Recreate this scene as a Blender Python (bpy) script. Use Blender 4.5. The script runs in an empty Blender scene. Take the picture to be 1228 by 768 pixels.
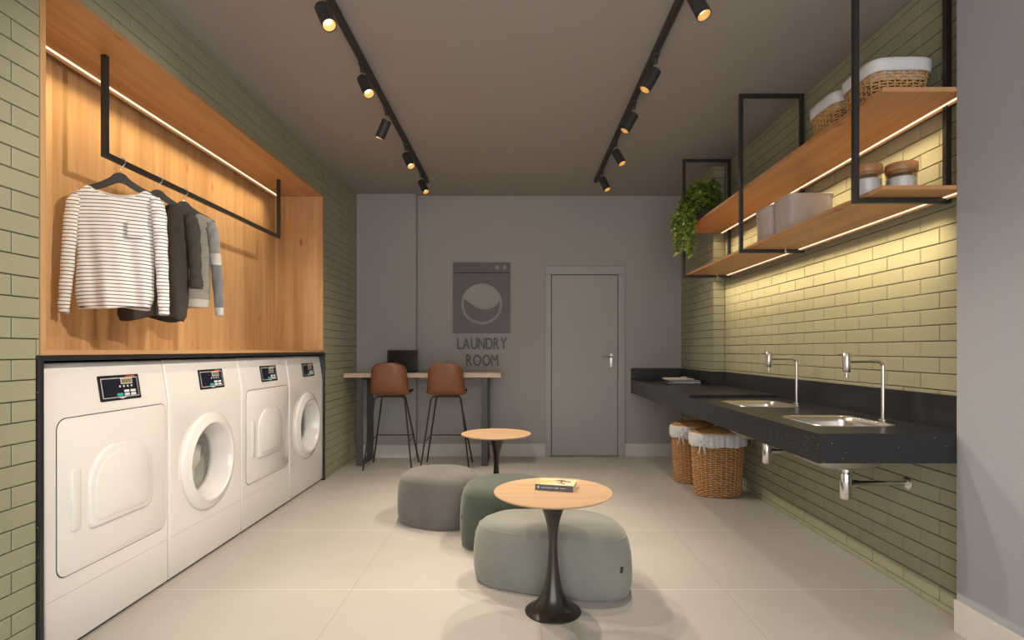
import bpy, bmesh, math, random
from mathutils import Vector, Matrix, noise
random.seed(7)
PI = math.pi
sc = bpy.context.scene
COL = sc.collection
sc.view_settings.view_transform = 'Standard'
sc.view_settings.look = 'None'
sc.view_settings.gamma = 1.0
sc.view_settings.use_curve_mapping = False
sc.view_settings.exposure = 0.13
try:
    sc.cycles.use_denoising = True
    sc.cycles.max_bounces = 10
    sc.cycles.diffuse_bounces = 5
    sc.cycles.sample_clamp_indirect = 6.0
except Exception:
    pass

# ------------------------------------------------------------------ helpers
def tag(o, label=None, cat=None, group=None, kind=None):
    if label: o['label'] = label
    if cat: o['category'] = cat
    if group: o['group'] = group
    if kind: o['kind'] = kind
    return o

def thing(name, label, cat, loc=(0, 0, 0), rz=0.0, group=None, kind=None):
    o = bpy.data.objects.new(name, None)
    o.empty_display_size = 0.1
    COL.objects.link(o)
    o.location = loc
    o.rotation_euler = (0, 0, rz)
    return tag(o, label, cat, group, kind)

def copy_tree(o, parent=None):
    c = o.copy()
    COL.objects.link(c)
    c.parent = parent
    for ch in list(o.children):
        copy_tree(ch, c)
    return c

def set_world(o, loc, rz=0.0):
    o.location = loc
    o.rotation_euler = (0, 0, rz)

class MB:
    """collects shapes into one mesh"""
    def __init__(s):
        s.v = []; s.f = []; s.uv = {}
    def add(s, vs, fs):
        n = len(s.v)
        s.v += [tuple(p) for p in vs]
        s.f += [tuple(i + n for i in f) for f in fs]
        return n
    def box(s, x0, x1, y0, y1, z0, z1):
        v = [(x0,y0,z0),(x1,y0,z0),(x1,y1,z0),(x0,y1,z0),(x0,y0,z1),(x1,y0,z1),(x1,y1,z1),(x0,y1,z1)]
        s.add(v, [(0,3,2,1),(4,5,6,7),(0,1,5,4),(1,2,6,5),(2,3,7,6),(3,0,4,7)])
        return s
    def grid(s, rows, close_u=False, close_v=False, cap0=False, cap1=False):
        """rows: list of rings of equal length"""
        n = len(rows); m = len(rows[0])
        b = s.add([p for r in rows for p in r], [])
        F = []
        for i in range(n if close_v else n - 1):
            i2 = (i + 1) % n
            for j in range(m if close_u else m - 1):
                j2 = (j + 1) % m
                F.append((b+i*m+j, b+i*m+j2, b+i2*m+j2, b+i2*m+j))
        if cap0: F.append(tuple(b + j for j in range(m))[::-1])
        if cap1: F.append(tuple(b + (n-1)*m + j for j in range(m)))
        s.f += F
        return b
    def lathe(s, prof, c=(0,0,0), n=32, sx=1, sy=1, cap0=True, cap1=True, axis='Z'):
        rows = []
        for r, z in prof:
            ring = []
            for k in range(n):
                a = 2*PI*k/n
                p = (r*sx*math.cos(a), r*sy*math.sin(a), z)
                if axis == 'X': p = (p[2], p[0], p[1])
                if axis == 'Y': p = (p[1], p[2], p[0])
                ring.append((c[0]+p[0], c[1]+p[1], c[2]+p[2]))
            rows.append(ring)
        s.grid(rows, close_u=True, cap0=cap0, cap1=cap1)
        return s
    def tube(s, pts, r, n=8, closed=False, caps=True):
        pts = [Vector(p) for p in pts]
        rr = r if isinstance(r, (list, tuple)) else [r]*len(pts)
        rows = []
        up = None
        N = len(pts)
        for i, p in enumerate(pts):
            if closed:
                t = pts[(i+1) % N] - pts[i-1]
            else:
                t = pts[min(i+1, N-1)] - pts[max(i-1, 0)]
            t.normalize()
            if up is None:
                up = Vector((0,0,1)) if abs(t.z) < 0.9 else Vector((1,0,0))
            side = t.cross(up)
            if side.length < 1e-6: side = t.cross(Vector((0,1,0)))
            side.normalize()
            up = side.cross(t).normalized()
            rows.append([tuple(p + side*math.cos(2*PI*k/n)*rr[i] + up*math.sin(2*PI*k/n)*rr[i]) for k in range(n)])
        s.grid(rows, close_u=True, close_v=closed, cap0=caps and not closed, cap1=caps and not closed)
        return s
    def bar(s, a, b, w, h=None):
        """rectangular bar from a to b"""
        h = h or w
        a = Vector(a); b = Vector(b); t = (b-a).normalized()
        up = Vector((0,0,1)) if abs(t.z) < 0.9 else Vector((0,1,0))
        sd = t.cross(up).normalized(); up = sd.cross(t)
        rows = [[tuple(p + sd*x*w/2 + up*y*h/2) for x, y in ((-1,-1),(1,-1),(1,1),(-1,1))] for p in (a, b)]
        s.grid(rows, close_u=True, cap0=True, cap1=True)
        return s
    def plate(s, outline, n0, n1, fr, ch=0.0):
        """outline: 2-D points (ccw); fr(u, v, n) -> xyz; chamfer on the n1 side"""
        def off(d):
            out = []
            N = len(outline)
            for i in range(N):
                p0 = Vector(outline[i-1]); p = Vector(outline[i]); p1 = Vector(outline[(i+1) % N])
                e0 = (p-p0).normalized(); e1 = (p1-p).normalized()
                nn = Vector((e0.y+e1.y, -(e0.x+e1.x)))
                if nn.length < 1e-6: nn = Vector((e0.y, -e0.x))
                nn.normalize()
                out.append(p - nn*d)
            return out
        sg = 1 if n1 > n0 else -1
        rows = [[fr(p[0], p[1], n0) for p in outline]]
        if ch > 0:
            rows.append([fr(p[0], p[1], n1 - sg*ch) for p in outline])
            rows.append([fr(p[0], p[1], n1 - sg*ch*0.3) for p in off(ch*0.3)])
            rows.append([fr(p[0], p[1], n1) for p in off(ch)])
        else:
            rows.append([fr(p[0], p[1], n1) for p in outline])
        s.grid(rows, close_u=True, cap0=True, cap1=True)
        return s
    def build(s, name, m, parent=None, smooth=False, bevel=0, seg=2, label=None, angle=35, kind=None):
        me = bpy.data.meshes.new(name)
        me.from_pydata(s.v, [], s.f)
        bm = bmesh.new(); bm.from_mesh(me)
        bmesh.ops.recalc_face_normals(bm, faces=bm.faces)
        bm.to_mesh(me); bm.free()
        o = bpy.data.objects.new(name, me)
        COL.objects.link(o)
        if m is not None:
            for q in (m if isinstance(m, (list, tuple)) else [m]):
                me.materials.append(q)
        if smooth:
            me.polygons.foreach_set('use_smooth', [True]*len(me.polygons))
            try:
                me.set_sharp_from_angle(angle=math.radians(angle))
            except Exception:
                pass
        if bevel:
            b = o.modifiers.new('bevel', 'BEVEL'); b.width = bevel; b.segments = seg; b.limit_method = 'ANGLE'
            b.angle_limit = math.radians(40)
        if parent is not None: o.parent = parent
        if label: o['label'] = label
        if kind: o['kind'] = kind
        return o

def rrect(x0, x1, y0, y1, r, n=6):
    out = []
    rs = r if isinstance(r, (list, tuple)) else [r]*4   # br, tr, tl, bl
    for (cx, cy, a0, q) in ((x1, y0, -90, rs[0]), (x1, y1, 0, rs[1]), (x0, y1, 90, rs[2]), (x0, y0, 180, rs[3])):
        ccx = cx - q if cx == x1 else cx + q
        ccy = cy - q if cy == y1 else cy + q
        for k in range(n+1):
            a = math.radians(a0 + 90*k/n)
            out.append((ccx + q*math.cos(a), ccy + q*math.sin(a)))
    return out

def catmull(pts, n, closed=True):
    out = []
    N = len(pts)
    D = len(pts[0])
    rng = range(N) if closed else range(N-1)
    for i in rng:
        if closed:
            p0, p1, p2, p3 = pts[i-1], pts[i], pts[(i+1) % N], pts[(i+2) % N]
        else:
            p0, p1, p2, p3 = pts[max(i-1,0)], pts[i], pts[i+1], pts[min(i+2,N-1)]
        for k in range(n):
            t = k/n
            out.append(tuple(0.5*((2*p1[d]) + (-p0[d]+p2[d])*t + (2*p0[d]-5*p1[d]+4*p2[d]-p3[d])*t*t + (-p0[d]+3*p1[d]-3*p2[d]+p3[d])*t**3) for d in range(D)))
    if not closed: out.append(tuple(pts[-1]))
    return out

# ------------------------------------------------------------------ materials
def newmat(name):
    m = bpy.data.materials.new(name); m.use_nodes = True
    nt = m.node_tree
    return m, nt, nt.nodes['Principled BSDF'], nt.nodes, nt.links

def pm(name, col, rough=0.5, metal=0.0, spec=0.5, bump=0.0, bscale=200, coat=0.0, var=0.0, vscale=6, sheen=0.0, coatr=0.08):
    m, nt, b, N, L = newmat(name)
    b.inputs['Base Color'].default_value = (*col, 1)
    b.inputs['Roughness'].default_value = rough
    b.inputs['Metallic'].default_value = metal
    b.inputs['Specular IOR Level'].default_value = spec
    b.inputs['Coat Weight'].default_value = coat
    b.inputs['Coat Roughness'].default_value = coatr
    if sheen:
        b.inputs['Sheen Weight'].default_value = sheen
        b.inputs['Sheen Roughness'].default_value = 0.5
    tc = N.new('ShaderNodeTexCoord')
    if var > 0:
        nz = N.new('ShaderNodeTexNoise'); nz.inputs['Scale'].default_value = vscale; nz.inputs['Detail'].default_value = 5
        L.new(tc.outputs['Object'], nz.inputs['Vector'])
        mx = N.new('ShaderNodeMixRGB'); mx.blend_type = 'MIX'
        mx.inputs[1].default_value = (*[c*(1-var) for c in col], 1)
        mx.inputs[2].default_value = (*[min(1, c*(1+var)) for c in col], 1)
        L.new(nz.outputs['Fac'], mx.inputs[0]); L.new(mx.outputs[0], b.inputs['Base Color'])
    if bump > 0:
        nb = N.new('ShaderNodeTexNoise'); nb.inputs['Scale'].default_value = bscale; nb.inputs['Detail'].default_value = 3
        L.new(tc.outputs['Object'], nb.inputs['Vector'])
        bp = N.new('ShaderNodeBump'); bp.inputs['Strength'].default_value = bump; bp.inputs['Distance'].default_value = 0.002
        L.new(nb.outputs['Fac'], bp.inputs['Height']); L.new(bp.outputs['Normal'], b.inputs['Normal'])
    return m

def emis(name, col, st):
    m, nt, b, N, L = newmat(name)
    b.inputs['Base Color'].default_value = (0, 0, 0, 1)
    b.inputs['Emission Color'].default_value = (*col, 1)
    b.inputs['Emission Strength'].default_value = st
    return m

def wood(name, light, dark, grain='Z', across='Y', plank=0.0, rough=0.45, scale=1.0, knots=True):
    m, nt, b, N, L = newmat(name)
    b.inputs['Roughness'].default_value = rough
    b.inputs['Specular IOR Level'].default_value = 0.35
    tc = N.new('ShaderNodeTexCoord')
    mp = N.new('ShaderNodeMapping')
    s = [14*scale]*3
    s['XYZ'.index(grain)] = 0.9*scale
    mp.inputs['Scale'].default_value = s
    L.new(tc.outputs['Object'], mp.inputs['Vector'])
    sep = N.new('ShaderNodeSeparateXYZ'); L.new(tc.outputs['Object'], sep.inputs[0])
    vec = mp.outputs['Vector']
    tone = None
    if plank:
        dv = N.new('ShaderNodeMath'); dv.operation = 'DIVIDE'; dv.inputs[1].default_value = plank
        L.new(sep.outputs[across], dv.inputs[0])
        fl = N.new('ShaderNodeMath'); fl.operation = 'FLOOR'; L.new(dv.outputs[0], fl.inputs[0])
        wn = N.new('ShaderNodeTexWhiteNoise'); wn.noise_dimensions = '1D'; L.new(fl.outputs[0], wn.inputs['W'])
        sh = N.new('ShaderNodeVectorMath'); sh.operation = 'MULTIPLY_ADD'
        L.new(wn.outputs['Color'], sh.inputs[0]); sh.inputs[1].default_value = (30, 30, 30); L.new(mp.outputs['Vector'], sh.inputs[2])
        vec = sh.outputs[0]
        tone = wn.outputs['Value']
    n1 = N.new('ShaderNodeTexNoise'); n1.inputs['Scale'].default_value = 1.0; n1.inputs['Detail'].default_value = 6; n1.inputs['Distortion'].default_value = 0.6
    L.new(vec, n1.inputs['Vector'])
    n2 = N.new('ShaderNodeTexNoise'); n2.inputs['Scale'].default_value = 6.0; n2.inputs['Detail'].default_value = 4
    L.new(vec, n2.inputs['Vector'])
    ad = N.new('ShaderNodeMath'); ad.operation = 'MULTIPLY_ADD'; ad.inputs[1].default_value = 0.35
    L.new(n2.outputs['Fac'], ad.inputs[0]); L.new(n1.outputs['Fac'], ad.inputs[2])
    cur = ad.outputs[0]
    if tone is not None:
        a2 = N.new('ShaderNodeMath'); a2.operation = 'MULTIPLY_ADD'; a2.inputs[1].default_value = 0.22
        L.new(tone, a2.inputs[0]); L.new(cur, a2.inputs[2]); cur = a2.outputs[0]
    cr = N.new('ShaderNodeValToRGB')
    cr.color_ramp.elements[0].position = 0.42; cr.color_ramp.elements[0].color = (*dark, 1)
    cr.color_ramp.elements[1].position = 0.98; cr.color_ramp.elements[1].color = (*light, 1)
    L.new(cur, cr.inputs[0])
    out = cr.outputs[0]
    if knots:
        mk = N.new('ShaderNodeMapping'); s2 = [5.0]*3; s2['XYZ'.index(grain)] = 2.2; mk.inputs['Scale'].default_value = s2
        L.new(tc.outputs['Object'], mk.inputs['Vector'])
        vo = N.new('ShaderNodeTexVoronoi'); vo.inputs['Scale'].default_value = 1.0; L.new(mk.outputs[0], vo.inputs['Vector'])
        rk = N.new('ShaderNodeValToRGB'); rk.color_ramp.elements[0].position = 0.03; rk.color_ramp.elements[0].color = (0.45,0.32,0.25,1)
        rk.color_ramp.elements[1].position = 0.11; rk.color_ramp.elements[1].color = (1,1,1,1)
        L.new(vo.outputs['Distance'], rk.inputs[0])
        mm = N.new('ShaderNodeMixRGB'); mm.blend_type = 'MULTIPLY'; mm.inputs[0].default_value = 0.8
        L.new(out, mm.inputs[1]); L.new(rk.outputs[0], mm.inputs[2]); out = mm.outputs[0]
    L.new(out, b.inputs['Base Color'])
    bp = N.new('ShaderNodeBump'); bp.inputs['Strength'].default_value = 0.08; bp.inputs['Distance'].default_value = 0.002
    L.new(cur, bp.inputs['Height']); L.new(bp.outputs['Normal'], b.inputs['Normal'])
    return m

def brick_mat():
    m, nt, b, N, L = newmat('olive_brick')
    b.inputs['Roughness'].default_value = 0.38
    tc = N.new('ShaderNodeTexCoord')
    nz = N.new('ShaderNodeTexNoise'); nz.inputs['Scale'].default_value = 2.2; nz.inputs['Detail'].default_value = 4
    L.new(tc.outputs['Object'], nz.inputs['Vector'])
    mx = N.new('ShaderNodeMixRGB')
    mx.inputs[1].default_value = (0.295, 0.29, 0.195, 1); mx.inputs[2].default_value = (0.365, 0.355, 0.245, 1)
    L.new(nz.outputs['Fac'], mx.inputs[0]); L.new(mx.outputs[0], b.inputs['Base Color'])
    n2 = N.new('ShaderNodeTexNoise'); n2.inputs['Scale'].default_value = 30; n2.inputs['Detail'].default_value = 4
    L.new(tc.outputs['Object'], n2.inputs['Vector'])
    bp = N.new('ShaderNodeBump'); bp.inputs['Strength'].default_value = 0.12; bp.inputs['Distance'].default_value = 0.003
    L.new(n2.outputs['Fac'], bp.inputs['Height']); L.new(bp.outputs['Normal'], b.inputs['Normal'])
    return m

M = {}
M['brick'] = brick_mat()
M['grout'] = pm('dark_grout', (0.055, 0.055, 0.035), 0.9)
M['wall'] = pm('grey_paint', (0.36, 0.35, 0.338), 0.75, bump=0.05, bscale=60)
M['wall_r'] = pm('cool_grey_paint', (0.36, 0.365, 0.395), 0.7, bump=0.05, bscale=60)
M['ceil'] = pm('taupe_ceiling', (0.335, 0.305, 0.28), 0.85)
M['door'] = pm('grey_door_paint', (0.365, 0.355, 0.345), 0.5)
M['skirt'] = pm('pale_stone', (0.58, 0.56, 0.53), 0.5, var=0.1, vscale=40)
M['black'] = pm('black_metal', (0.022, 0.021, 0.02), 0.42)
M['blackwire'] = pm('black_wire', (0.012, 0.012, 0.012), 0.4)
M['lampblack'] = pm('lamp_black', (0.028, 0.028, 0.028), 0.5)
M['charcoal'] = pm('charcoal_steel', (0.06, 0.06, 0.062), 0.5)
M['white'] = pm('white_enamel', (0.80, 0.785, 0.765), 0.2, coat=0.9, coatr=0.05)
M['gap'] = pm('dark_gap', (0.03, 0.03, 0.03), 0.7)
M['steel'] = pm('brushed_steel', (0.66, 0.63, 0.59), 0.28, 1.0)
M['chrome'] = pm('chrome', (0.78, 0.77, 0.76), 0.12, 1.0)
M['whitehandle'] = pm('satin_handle', (0.75, 0.75, 0.76), 0.3, 0.5)
M['leather'] = pm('cognac_leather', (0.205, 0.076, 0.036), 0.38, bump=0.15, bscale=300, var=0.15, vscale=8)
M['leather_in'] = pm('dark_leather', (0.05, 0.03, 0.02), 0.5)
M['pouf_a'] = pm('taupe_velvet', (0.145, 0.133, 0.12), 0.85, var=0.38, vscale=4, bump=0.2, bscale=150, sheen=0.25)
M['pouf_b'] = pm('green_velvet', (0.058, 0.079, 0.055), 0.85, var=0.4, vscale=4, bump=0.2, bscale=150, sheen=0.25)
M['pouf_c'] = pm('sage_grey_velvet', (0.215, 0.218, 0.19), 0.85, var=0.3, vscale=4, bump=0.2, bscale=150, sheen=0.25)
M['seam'] = pm('seam_thread', (0.12, 0.12, 0.10), 0.9)
M['gunmetal'] = pm('gunmetal', (0.07, 0.065, 0.06), 0.24, 0.8)
M['wicker'] = pm('wicker_brown', (0.52, 0.28, 0.11), 0.55, var=0.45, vscale=25)
M['wicker_l'] = pm('wicker_honey', (0.55, 0.33, 0.13), 0.5, var=0.35, vscale=25)
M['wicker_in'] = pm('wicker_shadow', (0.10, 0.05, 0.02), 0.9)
M['linen'] = pm('white_linen', (0.68, 0.68, 0.69), 0.9, bump=0.3, bscale=250)
M['felt'] = pm('grey_bin_fabric', (0.47, 0.43, 0.40), 0.95, var=0.22, vscale=12, bump=0.4, bscale=220)
M['hanger'] = pm('hanger_black_wood', (0.035, 0.03, 0.027), 0.5)
M['wood_v'] = wood('oak_vertical', (0.62, 0.385, 0.19), (0.40, 0.215, 0.09), 'Z', 'Y', 0.24)
M['wood_x'] = wood('oak_vertical_side', (0.62, 0.385, 0.19), (0.40, 0.215, 0.09), 'Z', 'X', 0.14)
M['wood_y'] = wood('oak_lengthwise', (0.57, 0.345, 0.17), (0.40, 0.21, 0.095), 'Y', 'X', 0.0)
M['shelf'] = wood('oak_shelf', (0.60, 0.33, 0.15), (0.43, 0.205, 0.085), 'Y', 'X', 0.0)
M['table'] = wood('light_oak_top', (0.64, 0.44, 0.27), (0.48, 0.29, 0.15), 'X', 'Y', 0.07, rough=0.35, knots=False)
M['bartop'] = wood('pale_ash_top', (0.60, 0.47, 0.38), (0.48, 0.36, 0.28), 'X', 'Y', 0.0, knots=False)
M['led'] = emis('warm_led', (1.0, 0.80, 0.55), 1.5)
M['led_soft'] = emis('warm_led_soft', (1.0, 0.70, 0.36), 2.6)
M['bulb'] = emis('lamp_disc', (1.0, 0.76, 0.42), 3.0)
M['reflector'] = pm('gold_reflector', (0.75, 0.55, 0.25), 0.4, 0.4)
M['screen'] = pm('screen_black', (0.012, 0.012, 0.013), 0.15)
M['laptop'] = pm('laptop_black', (0.02, 0.02, 0.02), 0.4)
M['panel'] = pm('panel_navy', (0.006, 0.008, 0.02), 0.35)
M['panel_frame'] = pm('panel_black', (0.008, 0.008, 0.008), 0.4)
M['panel_line'] = pm('panel_silver', (0.55, 0.56, 0.60), 0.4)
M['lcd'] = pm('lcd_olive', (0.22, 0.19, 0.07), 0.4)
M['btn'] = pm('button_white', (0.7, 0.72, 0.74), 0.4)
M['teal'] = pm('button_teal', (0.03, 0.42, 0.32), 0.4)
M['orange'] = pm('mark_orange', (0.62, 0.13, 0.03), 0.4)
M['sign'] = pm('sign_grey', (0.115, 0.108, 0.112), 0.5)
M['sign_btn'] = pm('sign_knob', (0.26, 0.25, 0.24), 0.4)
M['letter'] = pm('letter_grey', (0.075, 0.073, 0.07), 0.5)
M['book_spine'] = pm('book_spine', (0.09, 0.09, 0.11), 0.5)
M['paper'] = pm('paper_edge', (0.72, 0.68, 0.58), 0.8)
M['book_mark'] = pm('spine_print', (0.6, 0.6, 0.64), 0.6)
M['ink'] = pm('cover_ink', (0.07, 0.055, 0.03), 0.6)
M['shirt_dark'] = pm('charcoal_cotton', (0.045, 0.038, 0.032), 0.85, var=0.15, vscale=8, bump=0.2, bscale=120)
M['towel_a'] = pm('cream_towel', (0.50, 0.45, 0.38), 0.95, bump=0.4, bscale=300)
M['towel_b'] = pm('slate_towel', (0.17, 0.18, 0.20), 0.95, bump=0.4, bscale=300)
M['powder'] = pm('white_powder', (0.82, 0.83, 0.86), 0.8)
M['jarlid'] = wood('acacia_lid', (0.50, 0.27, 0.13), (0.30, 0.14, 0.06), 'X', 'Y', 0.0, rough=0.3, knots=False, scale=3)
M['drum'] = pm('drum_steel', (0.45, 0.44, 0.42), 0.3, 0.9)
M['cloth_w'] = pm('grey_laundry', (0.68, 0.66, 0.62), 0.9, var=0.3, vscale=9)
M['cloth_g'] = pm('green_laundry', (0.22, 0.28, 0.13), 0.9)
M['soil'] = pm('plant_pot_clay', (0.10, 0.09, 0.08), 0.8)

def book_cover_mat():
    m, nt, b, N, L = newmat('book_cover')
    tc = N.new('ShaderNodeTexCoord'); nz = N.new('ShaderNodeTexNoise'); nz.inputs['Scale'].default_value = 14
    L.new(tc.outputs['Object'], nz.inputs['Vector'])
    cr = N.new('ShaderNodeValToRGB')
    cr.color_ramp.elements[0].position = 0.35; cr.color_ramp.elements[0].color = (0.72, 0.48, 0.16, 1)
    cr.color_ramp.elements[1].position = 0.55; cr.color_ramp.elements[1].color = (0.80, 0.70, 0.46, 1)
    L.new(nz.outputs['Fac'], cr.inputs[0]); L.new(cr.outputs[0], b.inputs['Base Color'])
    b.inputs['Roughness'].default_value = 0.4
    return m
M['cover'] = book_cover_mat()

def granite_mat():
    m, nt, b, N, L = newmat('black_granite')
    b.inputs['Roughness'].default_value = 0.3
    b.inputs['Specular IOR Level'].default_value = 0.4
    tc = N.new('ShaderNodeTexCoord')
    vo = N.new('ShaderNodeTexVoronoi'); vo.inputs['Scale'].default_value = 83
    L.new(tc.outputs['Object'], vo.inputs['Vector'])
    r1 = N.new('ShaderNodeValToRGB'); r1.color_ramp.interpolation = 'EASE'
    r1.color_ramp.elements[0].position = 0.12; r1.color_ramp.elements[0].color = (1,1,1,1)
    r1.color_ramp.elements[1].position = 0.2; r1.color_ramp.elements[1].color = (0,0,0,1)
    L.new(vo.outputs['Distance'], r1.inputs[0])
    sp = N.new('ShaderNodeSeparateXYZ'); L.new(vo.outputs['Color'], sp.inputs[0])
    gt = N.new('ShaderNodeMath'); gt.operation = 'GREATER_THAN'; gt.inputs[1].default_value = 0.945
    L.new(sp.outputs['X'], gt.inputs[0])
    mu = N.new('ShaderNodeMath'); mu.operation = 'MULTIPLY'; L.new(r1.outputs[0], mu.inputs[0]); L.new(gt.outputs[0], mu.inputs[1])
    mx = N.new('ShaderNodeMixRGB'); mx.inputs[1].default_value = (0.021, 0.021, 0.024, 1); mx.inputs[2].default_value = (0.42, 0.44, 0.46, 1)
    L.new(mu.outputs[0], mx.inputs[0]); L.new(mx.outputs[0], b.inputs['Base Color'])
    return m
M['granite'] = granite_mat()

def floor_mat():
    m, nt, b, N, L = newmat('floor_tile')
    b.inputs['Roughness'].default_value = 0.42
    tc = N.new('ShaderNodeTexCoord')
    sep = N.new('ShaderNodeSeparateXYZ'); L.new(tc.outputs['Object'], sep.inputs[0])
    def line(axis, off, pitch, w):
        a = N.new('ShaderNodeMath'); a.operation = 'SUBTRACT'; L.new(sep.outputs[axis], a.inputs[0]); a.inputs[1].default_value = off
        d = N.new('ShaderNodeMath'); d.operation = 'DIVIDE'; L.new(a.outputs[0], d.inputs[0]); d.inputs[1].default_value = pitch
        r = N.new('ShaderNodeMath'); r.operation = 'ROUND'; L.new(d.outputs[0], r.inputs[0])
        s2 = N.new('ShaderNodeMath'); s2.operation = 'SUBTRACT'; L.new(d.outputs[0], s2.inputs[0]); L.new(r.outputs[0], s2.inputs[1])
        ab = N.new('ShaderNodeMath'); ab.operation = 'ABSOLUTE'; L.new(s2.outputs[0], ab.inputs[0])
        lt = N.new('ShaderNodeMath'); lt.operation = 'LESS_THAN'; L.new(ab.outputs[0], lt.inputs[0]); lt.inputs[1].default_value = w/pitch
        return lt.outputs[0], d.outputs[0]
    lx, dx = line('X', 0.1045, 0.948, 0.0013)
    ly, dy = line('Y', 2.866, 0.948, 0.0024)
    n1 = N.new('ShaderNodeTexNoise'); n1.inputs['Scale'].default_value = 1.3; n1.inputs['Detail'].default_value = 6
    L.new(tc.outputs['Object'], n1.inputs['Vector'])
    n2 = N.new('ShaderNodeTexNoise'); n2.inputs['Scale'].default_value = 90; n2.inputs['Detail'].default_value = 3
    L.new(tc.outputs['Object'], n2.inputs['Vector'])
    ad = N.new('ShaderNodeMath'); ad.operation = 'MULTIPLY_ADD'; ad.inputs[1].default_value = 0.35
    L.new(n2.outputs['Fac'], ad.inputs[0]); L.new(n1.outputs['Fac'], ad.inputs[2])
    cr = N.new('ShaderNodeValToRGB')
    cr.color_ramp.elements[0].position = 0.45; cr.color_ramp.elements[0].color = (0.445, 0.415, 0.38, 1)
    cr.color_ramp.elements[1].position = 0.9; cr.color_ramp.elements[1].color = (0.515, 0.485, 0.45, 1)
    L.new(ad.outputs[0], cr.inputs[0])
    m1 = N.new('ShaderNodeMixRGB'); L.new(lx, m1.inputs[0]); L.new(cr.outputs[0], m1.inputs[1]); m1.inputs[2].default_value = (0.30, 0.265, 0.23, 1)  # joints along the room tinted darker, shading put into the colour
    m2 = N.new('ShaderNodeMixRGB'); L.new(ly, m2.inputs[0]); L.new(m1.outputs[0], m2.inputs[1]); m2.inputs[2].default_value = (0.74, 0.69, 0.64, 1)  # joints across the room tinted lighter, a painted catch of light
    L.new(m2.outputs[0], b.inputs['Base Color'])
    return m
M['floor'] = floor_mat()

def stripe_mat():
    m, nt, b, N, L = newmat('breton_stripe')
    b.inputs['Roughness'].default_value = 0.9
    uv = N.new('ShaderNodeUVMap'); uv.uv_map = 'UVMap'
    sep = N.new('ShaderNodeSeparateXYZ'); L.new(uv.outputs[0], sep.inputs[0])
    d = N.new('ShaderNodeMath'); d.operation = 'DIVIDE'; d.inputs[1].default_value = 0.0182; L.new(sep.outputs['Y'], d.inputs[0])
    fr = N.new('ShaderNodeMath'); fr.operation = 'FRACT'; L.new(d.outputs[0], fr.inputs[0])
    lt = N.new('ShaderNodeMath'); lt.operation = 'LESS_THAN'; lt.inputs[1].default_value = 0.22; L.new(fr.outputs[0], lt.inputs[0])
    mx = N.new('ShaderNodeMixRGB'); mx.inputs[1].default_value = (0.86, 0.86, 0.84, 1); mx.inputs[2].default_value = (0.035, 0.03, 0.035, 1)
    L.new(lt.outputs[0], mx.inputs[0]); L.new(mx.outputs[0], b.inputs['Base Color'])
    return m
M['stripe'] = stripe_mat()
M['shirt_white'] = pm('white_cotton', (0.76, 0.735, 0.70), 0.9)

def marl_mat(name, base, low=None, zcut=None):
    m, nt, b, N, L = newmat(name)
    b.inputs['Roughness'].default_value = 0.95
    uv = N.new('ShaderNodeUVMap'); uv.uv_map = 'UVMap'
    sep = N.new('ShaderNodeSeparateXYZ'); L.new(uv.outputs[0], sep.inputs[0])
    tc = N.new('ShaderNodeTexCoord')
    mp = N.new('ShaderNodeMapping'); mp.inputs['Scale'].default_value = (12, 12, 90); L.new(tc.outputs['Object'], mp.inputs['Vector'])
    nz = N.new('ShaderNodeTexNoise'); nz.inputs['Scale'].default_value = 1.0; nz.inputs['Detail'].default_value = 4
    L.new(mp.outputs[0], nz.inputs['Vector'])
    mx = N.new('ShaderNodeMixRGB')
    mx.inputs[1].default_value = (*[c*0.7 for c in base], 1); mx.inputs[2].default_value = (*[min(1, c*1.3) for c in base], 1)
    L.new(nz.outputs['Fac'], mx.inputs[0])
    cur = mx.outputs[0]
    for (z0, z1, col) in (low or []):
        a = N.new('ShaderNodeMath'); a.operation = 'GREATER_THAN'; L.new(sep.outputs['Y'], a.inputs[0]); a.inputs[1].default_value = z0
        c2 = N.new('ShaderNodeMath'); c2.operation = 'LESS_THAN'; L.new(sep.outputs['Y'], c2.inputs[0]); c2.inputs[1].default_value = z1
        q = N.new('ShaderNodeMath'); q.operation = 'MULTIPLY'; L.new(a.outputs[0], q.inputs[0]); L.new(c2.outputs[0], q.inputs[1])
        mm = N.new('ShaderNodeMixRGB'); L.new(q.outputs[0], mm.inputs[0]); L.new(cur, mm.inputs[1]); mm.inputs[2].default_value = (*col, 1)
        cur = mm.outputs[0]
    L.new(cur, b.inputs['Base Color'])
    return m
M['marl'] = marl_mat('grey_marl', (0.30, 0.285, 0.26), [(0.0, 1.525, (0.50, 0.475, 0.43))])
M['marl_sleeve'] = marl_mat('grey_marl_sleeve', (0.25, 0.25, 0.245), [(1.74, 1.81, (0.52, 0.50, 0.46)), (0.0, 1.48, (0.52, 0.50, 0.47)), (1.48, 1.74, (0.17, 0.18, 0.19))])

def leaf_mat():
    m, nt, b, N, L = newmat('ivy_leaf')
    b.inputs['Roughness'].default_value = 0.5
    tc = N.new('ShaderNodeTexCoord'); nz = N.new('ShaderNodeTexNoise'); nz.inputs['Scale'].default_value = 22; nz.inputs['Detail'].default_value = 2
    L.new(tc.outputs['Object'], nz.inputs['Vector'])
    cr = N.new('ShaderNodeValToRGB')
    cr.color_ramp.elements[0].position = 0.35; cr.color_ramp.elements[0].color = (0.06, 0.13, 0.016, 1)
    cr.color_ramp.elements[1].position = 0.68; cr.color_ramp.elements[1].color = (0.34, 0.42, 0.07, 1)
    L.new(nz.outputs['Fac'], cr.inputs[0]); L.new(cr.outputs[0], b.inputs['Base Color'])
    return m
M['leaf'] = leaf_mat()

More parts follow.
